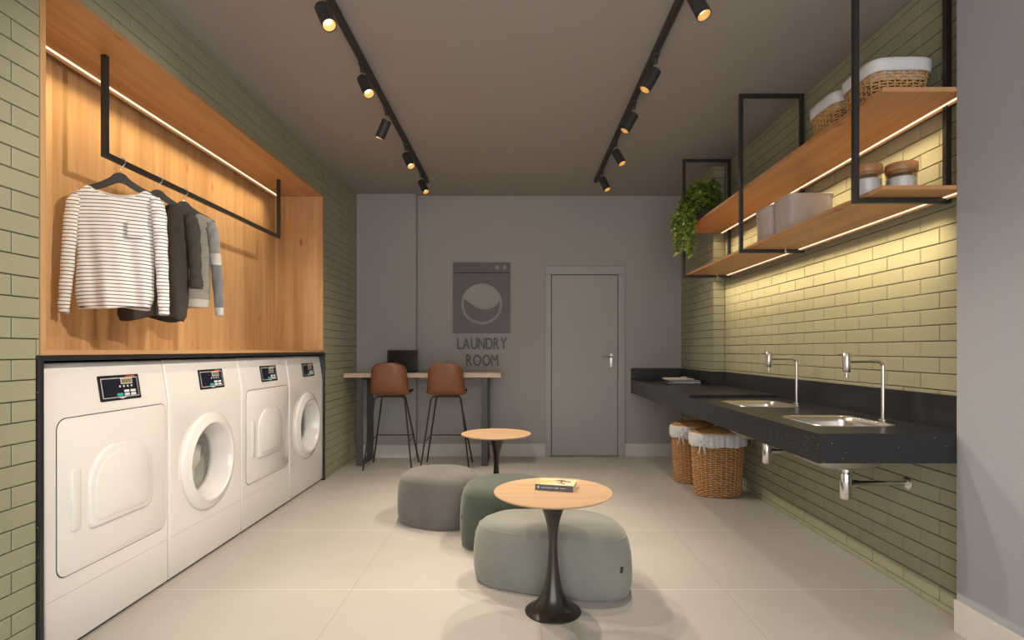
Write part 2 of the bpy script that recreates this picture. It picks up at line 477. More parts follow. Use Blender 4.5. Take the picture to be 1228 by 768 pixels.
def thin_glass(name, tint, fac=0.08):
    m = bpy.data.materials.new(name); m.use_nodes = True
    nt = m.node_tree; N = nt.nodes; L = nt.links
    for n in list(N):
        if n.type != 'OUTPUT_MATERIAL': N.remove(n)
    out = [n for n in N if n.type == 'OUTPUT_MATERIAL'][0]
    tr = N.new('ShaderNodeBsdfTransparent'); tr.inputs[0].default_value = (*tint, 1)
    gl = N.new('ShaderNodeBsdfGlossy'); gl.inputs['Roughness'].default_value = 0.03
    lw = N.new('ShaderNodeLayerWeight'); lw.inputs[0].default_value = fac*3
    mp = N.new('ShaderNodeMath'); mp.operation = 'MULTIPLY_ADD'; mp.inputs[1].default_value = 0.35; mp.inputs[2].default_value = 0.03
    L.new(lw.outputs['Fresnel'], mp.inputs[0])
    mx = N.new('ShaderNodeMixShader'); L.new(mp.outputs[0], mx.inputs[0]); L.new(tr.outputs[0], mx.inputs[1]); L.new(gl.outputs[0], mx.inputs[2])
    L.new(mx.outputs[0], out.inputs[0])
    return m
M['glass'] = thin_glass('clear_glass', (0.95, 0.95, 0.94))
M['glass_door'] = thin_glass('porthole_glass', (0.85, 0.85, 0.84), 0.04)

# ------------------------------------------------------------------ room data
H = 2.99
YB, YBL = 6.459, 6.375          # back wall, and its forward-standing left section
XL, XR, XP, XG = -1.82, 1.99, 1.88, 1.90
YP, YG = 5.40, 2.434
YR = -1.35                      # open glazed front of the shop, behind the camera
XSEAM = -1.1475

def rect_minus(r, h):
    a0, a1, b0, b1 = r; c0, c1, d0, d1 = h
    if a1 <= c0 or a0 >= c1 or b1 <= d0 or b0 >= d1: return [r]
    out = []
    if a0 < c0: out.append((a0, c0, b0, b1))
    if a1 > c1: out.append((c1, a1, b0, b1))
    m0, m1 = max(a0, c0), min(a1, c1)
    if b0 < d0: out.append((m0, m1, b0, d0))
    if b1 > d1: out.append((m0, m1, d1, b1))
    return out

BL, BH, BZ = 0.25, 0.0768, 0.033
def bricks(mb, U0, U1, Z0, Z1, fr, phase, holes=()):
    g, d, c = 0.0021, 0.005, 0.002
    k0 = int(math.floor((Z0 - BZ)/BH)); k1 = int(math.ceil((Z1 - BZ)/BH))
    for k in range(k0, k1):
        z0 = BZ + k*BH; z1 = z0 + BH
        off = phase + (0.0 if k % 2 == 0 else BL/2)
        n0 = int(math.floor((U0 - off)/BL)); n1 = int(math.ceil((U1 - off)/BL))
        for n in range(n0, n1):
            u0 = off + n*BL; u1 = u0 + BL
            rs = [(max(u0, U0), min(u1, U1), max(z0, Z0), min(z1, Z1))]
            for h in holes:
                rs = [q for r in rs for q in rect_minus(r, h)]
            for (a, b, zz0, zz1) in rs:
                if b - a < 0.012 or zz1 - zz0 < 0.01: continue
                a += g; b -= g; q0 = zz0 + g; q1 = zz1 - g
                vs = [fr(a, q0, 0), fr(b, q0, 0), fr(b, q1, 0), fr(a, q1, 0)]
                vs += [fr(a, q0, d-c), fr(b, q0, d-c), fr(b, q1, d-c), fr(a, q1, d-c)]
                vs += [fr(a+c, q0+c, d), fr(b-c, q0+c, d), fr(b-c, q1-c, d), fr(a+c, q1-c, d)]
                mb.add(vs, [(0,1,5,4),(1,2,6,5),(2,3,7,6),(3,0,4,7),(4,5,9,8),(5,6,10,9),(6,7,11,10),(7,4,8,11),(8,9,10,11)])

def brick_wall(name, boxes, sets):
    mb = MB()
    for b in boxes: mb.box(*b)
    nbase = len(mb.f)
    for s in sets: bricks(mb, *s)
    o = mb.build(name, [M['grout'], M['brick']])
    me = o.data
    idx = [0 if i < nbase else 1 for i in range(len(me.polygons))]
    me.polygons.foreach_set('material_index', idx)
    tag(o, kind='structure')
    return o

# floor, ceiling
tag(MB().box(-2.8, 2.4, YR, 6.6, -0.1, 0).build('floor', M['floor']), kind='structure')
tag(MB().box(-2.8, 2.4, YR, 6.6, H, H+0.1).build('ceiling', M['ceil']), kind='structure')
# left brick wall with the niche and appliance openings
NY0, NY1, NZ0, NZ1 = 2.146, 5.275, 1.197, 2.672
FY0, FY1, FZ = 2.1305, 5.294, 1.197
e = 0.005
brick_wall('wall_left',
    [(-2.75, XL-e, YR, FY0, 0, H), (-2.75, XL-e, FY1, 6.6, 0, H), (-2.75, XL-e, FY0, FY1, NZ1, H), (-2.75, -2.60, FY0, FY1, 0, NZ1),
     (-2.60, XL-e, FY0, NY0, FZ, NZ1), (-2.60, XL-e, NY1, FY1, FZ, NZ1)],
    [(YR, YBL, 0, H, lambda u, z, n: (XL-e+n, u, z), 2.026, [(FY0, FY1, -1, FZ), (NY0, NY1, 0, NZ1)])])
# right brick recess + corner pillar
brick_wall('wall_right',
    [(XR+e, 2.35, YG-0.3, 6.6, 0, H)],
    [(YG, YP, 0, H, lambda u, z, n: (XR+e-n, u, z), 2.780-0.125, [])])
brick_wall('wall_corner_pillar',
    [(XP+e, XR+e, YP+e, 6.6, 0, H)],
    [(YP, YB, 0, H, lambda u, z, n: (XP+e-n, u, z), 2.780, []),
     (XP, XR, 0, H, lambda u, z, n: (u, YP+e-n, z), XP-0.002, [])])
tag(MB().box(XG, 2.35, YR, YG, 0, H).build('wall_right_front', M['wall_r']), kind='structure')
# back wall, door opening left in it
DX0, DX1, DZ = 0.3875, 1.153, 2.086
wb = MB()
wb.box(XSEAM, DX0, YB, 6.6, 0, H).box(DX1, XP+e, YB, 6.6, 0, H).box(DX0, DX1, YB, 6.6, DZ, H).box(DX0, DX1, 6.58, 6.6, 0, DZ)
tag(wb.build('wall_back', M['wall']), kind='structure')
tag(MB().box(XL-e, XSEAM, YBL, 6.6, 0, H).build('wall_back_left', M['wall'], bevel=0.004), kind='structure')
# baseboards
bb = MB().box(XSEAM, 0.316, YB-0.012, YB, 0, 0.145)
tag(bb.build('baseboard_back', M['skirt'], bevel=0.002), kind='structure')
tag(MB().box(1.232, XP, YB-0.012, YB, 0, 0.145).build('baseboard_back_right', M['skirt'], bevel=0.002), kind='structure')
tag(MB().box(XL, XSEAM-0.002, YBL-0.012, YBL, 0, 0.145).build('baseboard_back_left', M['skirt'], bevel=0.002), kind='structure')
tag(MB().box(XG-0.009, XG, YR, YG+0.006, 0, 0.14).build('baseboard_right', M['skirt'], bevel=0.002), kind='structure')

# door
d = thing('door_1', 'flush grey door with slim white lever handle in back wall', 'door', (0.77, YB, 0), kind='structure')
def loc(o, root):
    """children are built in world metres; shift them into the root's frame"""
    mw = Matrix.Translation(root.location) @ Matrix.Rotation(root.rotation_euler.z, 4, 'Z')
    o.parent = root
    o.matrix_parent_inverse = Matrix.Identity(4)
    o.data.transform(mw.inverted())
    return o
fr_ = MB()
def trim(x0, x1, z0, z1):
    fr_.box(x0, x1, YB-0.018, YB+0.03, z0, z1)
trim(0.316, DX0-0.001, 0, 2.086); trim(DX1+0.001, 1.232, 0, 2.086); trim(0.316, 1.232, 2.087, 2.18)
loc(fr_.build('door_frame', M['door'], bevel=0.004), d)
st_ = MB().box(DX0, DX0+0.012, YB+0.004, YB+0.05, 0, DZ).box(DX1-0.012, DX1, YB+0.004, YB+0.05, 0, DZ).box(DX0, DX1, YB+0.004, YB+0.05, DZ-0.012, DZ)
loc(st_.build('door_stop', M['gap'], bevel=0.001), d)
loc(MB().box(DX0+0.006, DX1-0.006, YB-0.006, YB+0.034, 0.008, DZ-0.008).build('door_leaf', M['door'], bevel=0.002), d)
hp = MB(); hp.plate(rrect(1.062, 1.098, 1.02, 1.184, 0.016), 0, -0.008, lambda u, v, n: (u, YB-0.006+n, v), 0.002)
hp_o = loc(hp.build('handle_plate', M['whitehandle'], smooth=True), d)
lv = MB(); lv.tube([(1.08, YB-0.012, 1.142), (1.08, YB-0.05, 1.142), (1.07, YB-0.056, 1.142), (0.965, YB-0.056, 1.142)], 0.008, 10)
loc(lv.build('door_handle', M['chrome'], smooth=True, angle=80), d)

# ------------------------------------------------------------------ oak niche
XN = -2.265
n_ = thing('wooden_niche', 'oak-lined wall niche with hanging rail above the laundry machines', 'niche', (-2.0, 3.7, 1.197))
loc(MB().box(XN-0.02, XN, NY0, NY1, 1.219, NZ1).build('back_panel', M['wood_v']), n_)
loc(MB().box(XN, XL+0.004, NY0, NY0+0.022, 1.219, NZ1).build('side_panel', M['wood_x'], bevel=0.001), n_)
loc(MB().box(XN, XL+0.004, NY1-0.022, NY1, 1.219, NZ1).build('side_panel', M['wood_x'], bevel=0.001), n_)
loc(MB().box(XN, XL+0.004, NY0+0.022, NY1-0.022, NZ1-0.02, NZ1).build('top_panel', M['wood_y'], bevel=0.001), n_)
loc(MB().box(XN-0.02, XL+0.004, NY0, NY1, 1.199, 1.219).build('bottom_panel', M['wood_y'], bevel=0.001), n_)
zc = NZ1-0.02
pr = MB().box(-2.236, -2.232, NY0+0.022, NY1-0.024, zc-0.020, zc)
loc(pr.build('led_profile', M['wood_y']), n_)
loc(MB().box(-2.227, -2.216, NY0+0.024, NY1-0.024, zc-0.005, zc-0.0005).build('led_strip', M['led'], label='glowing warm strip light'), n_)

rl = thing('clothes_rail', 'black U-shaped square tube clothes rail hanging in the oak niche', 'clothes rail', (-2.005, 3.73, 2.17))
loc(MB().box(-2.0175, -1.9925, 2.724, 4.738, 2.158, 2.183).build('rail_bar', M['black'], bevel=0.001), rl)
loc(MB().box(-2.0175, -1.9925, 2.724, 2.749, 2.183, 2.652).build('post', M['black'], bevel=0.001), rl)
loc(MB().box(-2.0175, -1.9925, 4.713, 4.738, 2.183, 2.652).build('post', M['black'], bevel=0.001), rl)

# appliance surround
s_ = thing('appliance_surround', 'thin black stone frame around the row of laundry machines', 'frame', (-1.9, 3.7, 0))
XF = -1.807
loc(MB().box(-2.5, XF, FY0, FY0+0.0185, 0, 1.178).build('jamb', M['granite'], bevel=0.0008), s_)
loc(MB().box(-2.5, XF, FY1-0.0185, FY1, 0, 1.178).build('jamb', M['granite'], bevel=0.0008), s_)
loc(MB().box(-2.5, XF, FY0, FY1, 1.178, 1.1965).build('header', M['granite'], bevel=0.0008), s_)

# ------------------------------------------------------------------ laundry machines
W = 0.774
def fx(u, v, n): return (n, u, v)      # machine front frame: u along Y, v up, n outwards (+X)
ZB, ZT = 0.955, 1.168
def fslope(u, v, n):
    """v is height on the tilted control panel"""
    t = (v - ZB)/(ZT - ZB)
    return (-0.034*t + n, u, v)
def body(root, hole=False):
    mb = MB()
    a = W/2 - 0.002
    prof = [(-0.62, 0.012), (-0.004, 0.012), (0, 0.02), (0, 0.235), (0, ZB-0.012), (-0.002, ZB+0.012), (-0.034, ZT), (-0.62, ZT)]
    mb.grid([[(x, y, z) for x, z in prof] for y in (-a, a)], close_u=True, cap0=True, cap1=True)
    o = mb.build('body', M['white'], root, smooth=True, angle=30)
    if hole:
        cm = MB().lathe([(0.232, -0.4), (0.232, 0.1)], (0, 0.0, 0.566), 48, axis='X')
        c = cm.build('cutter', None, root)
        md = o.modifiers.new('b', 'BOOLEAN'); md.object = c; md.operation = 'DIFFERENCE'; md.solver = 'EXACT'
        dg = bpy.context.evaluated_depsgraph_get()
        me = bpy.data.meshes.new_from_object(o.evaluated_get(dg))
        o.modifiers.clear(); o.data = me; me.name = 'body'
        if not me.materials: me.materials.append(M['white'])
        bpy.data.objects.remove(c)
    b = o.modifiers.new('bevel', 'BEVEL'); b.width = 0.009; b.segments = 3; b.limit_method = 'ANGLE'; b.angle_limit = math.radians(50)
    MB().box(-0.6, -0.02, -a+0.01, a-0.01, 0.0, 0.014).build('plinth', M['gap'], root)
    sm = MB().box(-0.002, 0.0006, -a+0.008, a-0.008, 0.2315, 0.2335)
    sm.build('kick_seam', pmseam, root)
    return o
pmseam = pm('seam_grey', (0.42, 0.40, 0.38), 0.5)
def control_panel(root):
    y0, y1, z0, z1 = -0.085, 0.180, 0.990, 1.104
    p = MB(); p.plate(rrect(y0, y1, z0, z1, 0.004, 2), 0.0005, 0.004, fslope, 0.001)
    cp = p.build('control_panel', M['panel_frame'], root)
    q = MB(); q.plate(rrect(y0+0.014, y1-0.014, z0+0.012, z1-0.012, 0.002, 2), 0.004, 0.0046, fslope)
    # pointed lower middle of the silver line
    q.plate([(0.02, z0+0.0125), (0.05, z0+0.005), (0.085, z0+0.0125)], 0.004, 0.0045, fslope)
    q.build('silver_border', M['panel_line'], cp)
    q = MB(); q.plate(rrect(y0+0.018, y1-0.018, z0+0.0155, z1-0.0155, 0.002, 2), 0.0046, 0.0052, fslope)
    q.build('panel_face', M['panel'], cp)
    q = MB(); q.plate(rrect(0.052, 0.128, 1.062, 1.089, 0.002, 2), 0.0052, 0.0062, fslope); q.build('display_bezel', M['panel_line'], cp)
    q = MB(); q.plate(rrect(0.057, 0.123, 1.066, 1.085, 0.001, 2), 0.0062, 0.0068, fslope); q.build('display', M['lcd'], cp)
    q = MB()
    for k in range(5):
        q.plate(rrect(0.088+k*0.0125, 0.097+k*0.0125, 1.0925, 1.1, 0.0005, 1), 0.0052, 0.0058, fslope)
    q.build('brand_mark', M['orange'], cp)
    for k in range(4):
        q = MB(); q.plate(rrect(0.038+k*0.026, 0.047+k*0.026, 1.048, 1.056, 0.002, 2), 0.0052, 0.0062, fslope); q.build('indicator', M['btn'], cp)
    for (a, b) in ((0.066, 1.0235), (0.109, 1.0235), (0.066, 1.008), (0.109, 1.008)):
        q = MB(); q.plate(rrect(a, a+0.033, b, b+0.0115, 0.003, 3), 0.0052, 0.0072, fslope, 0.001); q.build('button', M['btn'], cp)
    q = MB(); q.plate(rrect(0.018, 0.055, 1.008, 1.021, 0.003, 3), 0.0052, 0.0072, fslope, 0.001); q.build('button', M['teal'], cp, label='teal start button')

def dryer(label, loc_):
    root = thing('tumble_dryer', label, 'tumble dryer', loc_)
    body(root)
    control_panel(root)
    y0, y1, z0, z1 = -0.327, 0.363, 0.305, 0.9425
    g = MB(); g.plate(rrect(y0-0.0035, y1+0.0035, z0-0.0035, z1+0.0035, 0.047, 8), -0.003, 0.0008, fx); g.build('door_gap', M['gap'], root)
    g = MB(); g.plate(rrect(y0, y1, z0, z1, 0.045, 8), 0.0008, 0.005, fx, 0.002)
    dr = g.build('door', M['white'], root, smooth=True, angle=50)
    # raised arch: upright left side, wide rounded top
    g = MB(); g.plate(rrect(-0.170, 0.240, 0.455, 0.80, [0.05, 0.16, 0.16, 0.03], 12), 0.004, 0.016, fx, 0.010)
    g.build('door_bulge', M['white'], dr, smooth=True, angle=70)
    g = MB(); g.plate(rrect(-0.140, 0.215, 0.48, 0.765, [0.05, 0.14, 0.14, 0.03], 12), 0.014, 0.0185, fx, 0.004)
    g.build('door_pad', M['white'], dr, smooth=True, angle=70)
    g = MB(); g.plate(rrect(-0.262, -0.215, 0.475, 0.73, 0.012, 4), 0.004, 0.012, fx, 0.004)
    hd = g.build('door_handle', M['white'], dr, smooth=True, angle=60)
    return root
def washer(label, loc_):
    root = thing('washing_machine', label, 'washing machine', loc_)
    body(root, True)
    control_panel(root)
    c = (0, 0.0, 0.566)
    g = MB()
    g.lathe([(0.283, -0.004), (0.285, 0.004), (0.280, 0.012), (0.262, 0.018), (0.243, 0.021), (0.232, 0.030), (0.224, 0.030), (0.219, 0.022),
             (0.214, 0.005), (0.200, -0.05), (0.192, -0.085), (0.190, -0.10), (0.229, -0.10), (0.229, -0.004), (0.283, -0.004)], c, 72, axis='X', cap0=False, cap1=False)
    dr = g.build('door', M['white'], root, smooth=True, angle=60)
    g = MB(); g.lathe([(0.191, -0.088), (0.15, -0.078), (0.09, -0.070), (0.03, -0.068), (0.001, -0.068)], c, 48, axis='X', cap0=False)
    g.build('porthole_glass', M['glass_door'], dr, smooth=True, angle=80)
    g = MB(); g.plate(rrect(-0.016, 0.016, -0.03, 0.03, 0.004, 3), -0.01, 0.0, lambda u, v, n: (0.0-0.045+n, -0.203+u*0.3, 0.62+v), 0.001)
    g.build('door_latch', M['whitehandle'], dr)
    g = MB(); g.lathe([(0.229, -0.105), (0.26, -0.13), (0.26, -0.45), (0.001, -0.46)], c, 48, axis='X', cap0=False)
    g.build('drum', M['drum'], root, smooth=True, angle=50)
    return root
YM = [2.152 + W/2 + 0.017 + 0.7785*k for k in range(4)]
XM = -1.825
dryer('nearest white tumble dryer with rectangular door, beside the brick wall end', (XM, YM[0], 0))
washer('white washing machine with round door standing between the two dryers', (XM, YM[1], 0))
dryer('white tumble dryer with rectangular door standing between the two washing machines', (XM, YM[2], 0))
washer('farthest white washing machine with round door at the end of the row', (XM, YM[3], 0))
def laundry(name, label, c, r, m, seed):
    bm = bmesh.new(); bmesh.ops.create_icosphere(bm, subdivisions=4, radius=1)
    for v in bm.verts:
        q = v.co.copy()
        k = 0.75 + 0.32*noise.noise(q*1.8 + Vector((seed, 0, 0))) + 0.10*abs(noise.noise(q*5 + Vector((0, seed, 0))))
        v.co = Vector((q.x*r[0]*k, q.y*r[1]*k, q.z*r[2]*k))
    me = bpy.data.meshes.new(name); bm.to_mesh(me); bm.free()
    me.polygons.foreach_set('use_smooth', [True]*len(me.polygons)); me.materials.append(m)
    o = bpy.data.objects.new(name, me); COL.objects.link(o); o.location = c
    return tag(o, label, 'laundry')
laundry('crumpled_laundry', 'crumpled grey laundry seen through the round door between the dryers', (XM-0.225, YM[1]+0.04, 0.54), (0.125, 0.20, 0.235), M['cloth_w'], 1)
laundry('green_cloth', 'green cloth at left edge inside the nearer round machine door', (XM-0.125, YM[1]-0.02, 0.53), (0.03, 0.06, 0.10), M['cloth_g'], 5)
laundry('crumpled_laundry', 'crumpled grey laundry inside the farthest washing machine', (XM-0.225, YM[3]+0.02, 0.54), (0.125, 0.20, 0.235), M['cloth_w'], 9)

# ------------------------------------------------------------------ clothes
def hanger(label, y, group=None):
    r = thing('clothes_hanger', label, 'clothes hanger', (-2.005, y, 0), math.radians(28), group)
    top = []; bot = []
    P = [(-0.185, 2.008), (-0.15, 2.030), (-0.10, 2.052), (-0.05, 2.082), (-0.025, 2.106), (0.0, 2.113), (0.025, 2.106), (0.05, 2.082), (0.10, 2.052), (0.15, 2.030), (0.185, 2.008)]
    Q = [(0.180, 1.992), (0.14, 2.006), (0.09, 2.024), (0.05, 2.043), (0.02, 2.060), (0, 2.064), (-0.02, 2.060), (-0.05, 2.043), (-0.09, 2.024), (-0.14, 2.006), (-0.180, 1.992)]
    out = catmull(Q[::-1], 4, False)
    upp = catmull(P[::-1], 4, False)
    out = [(a*0.9, b) for a, b in out]; upp = [(a*0.9, b) for a, b in upp]
    mb = MB(); mb.plate(out + upp, -0.008, 0.008, lambda u, v, n: (u, n, v), 0.003)
    mb.build('hanger_body', M['hanger'], r, smooth=True, angle=50)
    hk = [(0, 0, 2.105), (0, 0, 2.138), (0.010, 0, 2.148), (0.0205, 0, 2.162), (0.0215, 0, 2.178), (0.014, 0, 2.1905), (0.0, 0, 2.1955), (-0.014, 0, 2.1905), (-0.0205, 0, 2.180), (-0.0205, 0, 2.165)]
    MB().tube(catmull(hk, 4, False), 0.0022, 6).build('hook', M['chrome'], r, smooth=True, angle=80)
    return r

def setuv(o, fn):
    me = o.data
    uvl = me.uv_layers.new(name='UVMap')
    for p in me.polygons:
        for li in p.loop_indices:
            co = me.vertices[me.loops[li].vertex_index].co
            uvl.data[li].uv = fn(co)

def interp(tab, v):
    for i in range(len(tab)-1):
        a, b = tab[i], tab[i+1]
        if v <= b[0]:
            t = (v-a[0])/max(1e-9, b[0]-a[0]); t = max(0, min(1, t)); t = t*t*(3-2*t)
            return tuple(a[k]+(b[k]-a[k])*t for k in range(1, len(a)))
    return tuple(tab[-1][1:])

def torso(name, edges, hem, shoulder, neck, dipf, dipb, thick, m, root, seed=0, hemw=0.008, fold=0.010, kf=30, open_front=None, uvk=0.0, y_off=0.0):
    """edges: table (v, xl, xr); shoulder: table (x, z); neck: (xl, xr)"""
    NU, NV = 56, 60
    rows_f, rows_b = [], []
    def zs(x):
        t = [(a, b) for a, b in shoulder]
        return interp(t, x)[0]
    for sgn, dip, rows in ((-1, dipf, rows_f), (1, dipb, rows_b)):
        for j in range(NV+1):
            v = j/NV
            xl, xr = interp(edges, v)
            row = []
            for i in range(NU+1):
                u = i/NU
                uu = 2*u-1
                x = xl + (xr-xl)*u
                zt = zs(x)
                if neck[0] < x < neck[1]:
                    q = (x-neck[0])/(neck[1]-neck[0])
                    zt = zt - (zt - (dip))*math.sin(PI*q)**0.75 if zt > dip else zt
                hz = hem + hemw*math.sin(x*22+seed+sgn)
                z = hz + (zt-hz)*v
                th = thick*(1-v)**0.35*(0.55+0.45*(1-v)) + 0.011
                y = sgn*th*math.sqrt(max(0, 1-abs(uu)**3))
                f = (1-v)**0.7*fold
                y += f*math.sin(kf*x*(1+0.15*v)+seed+sgn*1.3) + 0.4*f*math.sin(2.3*kf*x+seed*2+5*v)
                y += 0.006*noise.noise(Vector((x*14, z*9, seed+sgn*3)))
                row.append((x, y + y_off, z))
            rows.append(row)
    mb = MB()
    bf = mb.grid(rows_f); bb_ = mb.grid(rows_b)
    n = NU+1
    for j in range(NV):      # side seams
        for i in (0, NU):
            mb.f.append((bf+j*n+i, bf+(j+1)*n+i, bb_+(j+1)*n+i, bb_+j*n+i))
    for i in range(NU):      # shoulder seams
        xm = (rows_f[NV][i][0]+rows_f[NV][i+1][0])/2
        if not (neck[0] < xm < neck[1]):
            mb.f.append((bf+NV*n+i, bf+NV*n+i+1, bb_+NV*n+i+1, bb_+NV*n+i))
    o = mb.build(name, m, root, smooth=True, angle=180)
    so = o.modifiers.new('cloth', 'SOLIDIFY'); so.thickness = 0.002; so.offset = 0
    setuv(o, lambda c: (c.x, c.z - uvk*(abs(c.x)**2)))
    nl = [rows_f[NV][i] for i in range(NU+1) if neck[0] <= rows_f[NV][i][0] <= neck[1]]
    nb = [rows_b[NV][i] for i in range(NU+1) if neck[0] <= rows_b[NV][i][0] <= neck[1]]
    return o, nl + nb[::-1]

def sleeve(name, pts, m, root, seed=0, y0=0.0, crease=0.004, off=0.0):
    """pts: (x, z, halfwidth, halfdepth)"""
    P = catmull(pts, 10, False)
    rows = []
    n = 20
    for i, (x, z, w, dd) in enumerate(P):
        a = P[max(0, i-1)]; b = P[min(len(P)-1, i+1)]
        t = Vector((b[0]-a[0], b[1]-a[1])).normalized()
        nx, nz = -t.y, t.x
        ring = []
        for k in range(n):
            q = 2*PI*k/n
            c, s = math.cos(q), math.sin(q)
            ww = w*(1+0.05*math.sin(i*0.9+seed)); wr = crease*math.sin(i*0.75+3*c+seed)
            ring.append((x + nx*c*ww, y0 + s*dd + wr, z + nz*c*ww))
        rows.append(ring)
    mb = MB(); mb.grid(rows, close_u=True, cap0=True)
    o = mb.build(name, m, root, smooth=True, angle=180)
    so = o.modifiers.new('cloth', 'SOLIDIFY'); so.thickness = 0.002
    setuv(o, lambda c: (c.x, c.z + off))
    return o

# striped top
hg1 = hanger('black wooden hanger holding the striped shirt', 2.84)
g1 = thing('striped_shirt', 'white long-sleeved shirt with thin black stripes and chest pocket on the rail', 'shirt', (-2.005, 2.84, 0), math.radians(28))
sh1 = [(-0.21, 1.965), (-0.190, 1.993), (-0.126, 2.031), (0, 2.045), (0.106, 2.035), (0.165, 2.010), (0.19, 1.98)]
o, nk = torso('shirt_body', [(0, -0.170, 0.127), (0.12, -0.180, 0.143), (0.5, -0.172, 0.145), (0.8, -0.176, 0.140), (0.93, -0.190, 0.165), (1.0, -0.196, 0.176)],
      1.43, sh1, (-0.126, 0.106), 1.985, 2.0, 0.042, M['stripe'], g1, 1.0, fold=0.013, kf=34, uvk=-0.3)
MB().tube([(p[0], p[1], p[2]) for p in nk], 0.0042, 6, closed=True).build('neckband', M['shirt_white'], g1, smooth=True, angle=180)
pk = MB(); pk.grid([[(0.032+0.07*i/6, -0.034*math.sqrt(1-abs((0.032+0.07*i/6)/0.165)**3)-0.010-0.002*(1-j/6), 1.785+0.082*j/6) for i in range(7)] for j in range(7)])
pko = pk.build('chest_pocket', M['stripe'], g1, smooth=True); setuv(pko, lambda c: (c.x, c.z+0.007))
so = pko.modifiers.new('s', 'SOLIDIFY'); so.thickness = 0.003
sleeve('sleeve', [(-0.168, 1.985, 0.022, 0.012), (-0.186, 1.93, 0.033, 0.022), (-0.200, 1.80, 0.031, 0.026), (-0.212, 1.62, 0.028, 0.024), (-0.222, 1.48, 0.025, 0.020), (-0.226, 1.40, 0.022, 0.017)], M['stripe'], g1, 0.3, 0.0)
sleeve('sleeve', [(0.150, 1.995, 0.022, 0.012), (0.166, 1.94, 0.033, 0.022), (0.176, 1.80, 0.031, 0.026), (0.183, 1.62, 0.028, 0.024), (0.189, 1.48, 0.026, 0.020), (0.191, 1.40, 0.023, 0.017)], M['stripe'], g1, 1.7, -0.035)
# dark cardigan shirt
hg2 = hanger('black wooden hanger holding the dark charcoal shirt', 3.137)
g2 = thing('charcoal_shirt', 'dark charcoal button shirt with rolled cuffs, behind the striped shirt', 'shirt', (-2.005, 3.137, 0), math.radians(28))
sh2 = [(-0.20, 1.97), (-0.175, 2.0), (-0.07, 2.04), (0, 2.05), (0.07, 2.042), (0.165, 2.012), (0.19, 1.985)]
o, nk = torso('shirt_body', [(0, -0.175, 0.125), (0.06, -0.185, 0.140), (0.2, -0.170, 0.150), (0.7, -0.155, 0.148), (0.93, -0.17, 0.165), (1.0, -0.18, 0.180)],
      1.392, sh2, (-0.065, 0.065), 1.90, 2.02, 0.050, M['shirt_dark'], g2, 2.4, hemw=0.016, fold=0.016, kf=26)
MB().tube(nk, 0.007, 6, closed=True).build('collar', M['shirt_dark'], g2, smooth=True, angle=180)
MB().tube([(0.0, -0.052, 1.90), (0.002, -0.062, 1.75), (0.004, -0.068, 1.6), (0.0, -0.068, 1.42)], 0.006, 6).build('button_placket', M['shirt_dark'], g2, smooth=True)
for sx, yo, sd in ((-1, 0.0, 0.4), (1, -0.030, 2.0)):
    sl = sleeve('sleeve', [(sx*0.150, 1.992, 0.022, 0.012), (sx*0.168, 1.93, 0.036, 0.026), (sx*0.178, 1.80, 0.034, 0.030), (sx*0.184, 1.68, 0.031, 0.028), (sx*0.186, 1.61, 0.029, 0.024)], M['shirt_dark'], g2, sd, yo)
    cf = sleeve('rolled_cuff', [(sx*0.186, 1.628, 0.034, 0.029), (sx*0.187, 1.60, 0.036, 0.031), (sx*0.188, 1.57, 0.034, 0.028)], M['shirt_dark'], sl, sd, yo, 0.001)
# grey marl sweater
hg3 = hanger('black wooden hanger holding the grey knit sweater', 3.38)
g3 = thing('grey_sweater', 'pale grey marl sweater with colour-blocked sleeves, last on the rail', 'sweater', (-2.005, 3.38, 0), math.radians(28))
sh3 = [(-0.20, 1.97), (-0.17, 2.005), (-0.074, 2.042), (0, 2.05), (0.074, 2.045), (0.155, 2.020), (0.18, 1.99)]
o, nk = torso('sweater_body', [(0, -0.140, 0.132), (0.1, -0.145, 0.140), (0.7, -0.143, 0.142), (0.93, -0.16, 0.155), (1.0, -0.17, 0.168)],
      1.478, sh3, (-0.074, 0.074), 1.985, 2.02, 0.040, M['marl'], g3, 4.0, hemw=0.003, fold=0.008, kf=24)
MB().tube(nk, 0.006, 6, closed=True).build('neckband', M['marl_sleeve'], g3, smooth=True, angle=180)
sleeve('sleeve', [(-0.148, 1.998, 0.02, 0.012), (-0.160, 1.94, 0.032, 0.022), (-0.172, 1.80, 0.030, 0.024), (-0.184, 1.60, 0.026, 0.021), (-0.192, 1.43, 0.022, 0.017)], M['marl_sleeve'], g3, 3.3, 0.0)
sleeve('sleeve', [(0.142, 2.002, 0.02, 0.012), (0.154, 1.94, 0.032, 0.022), (0.168, 1.80, 0.030, 0.024), (0.182, 1.60, 0.028, 0.021), (0.192, 1.43, 0.023, 0.017)], M['marl_sleeve'], g3, 1.3, -0.012)

# ------------------------------------------------------------------ ceiling tracks and spotlights
def track(label, x, y1):
    t = thing('ceiling_track', label, 'lighting track', (x, 3.0, H))
    mb = MB().box(-0.017, 0.017, -3.3, y1-3.0, -0.036, 0)
    mb.build('rail', M['lampblack'], t, bevel=0.0015)
    MB().box(-0.018, 0.018, y1-3.0, y1-3.0+0.012, -0.038, 0).build('end_cap', M['black'], t, bevel=0.002)
    MB().box(-0.006, 0.006, -3.3, y1-3.0, -0.0375, -0.036).build('power_slot', M['gap'], t)
track('long black lighting track on the ceiling nearer the oak niche', -0.938, 5.84)
track('long black lighting track on the ceiling nearer the shelves', 0.812, 5.82)

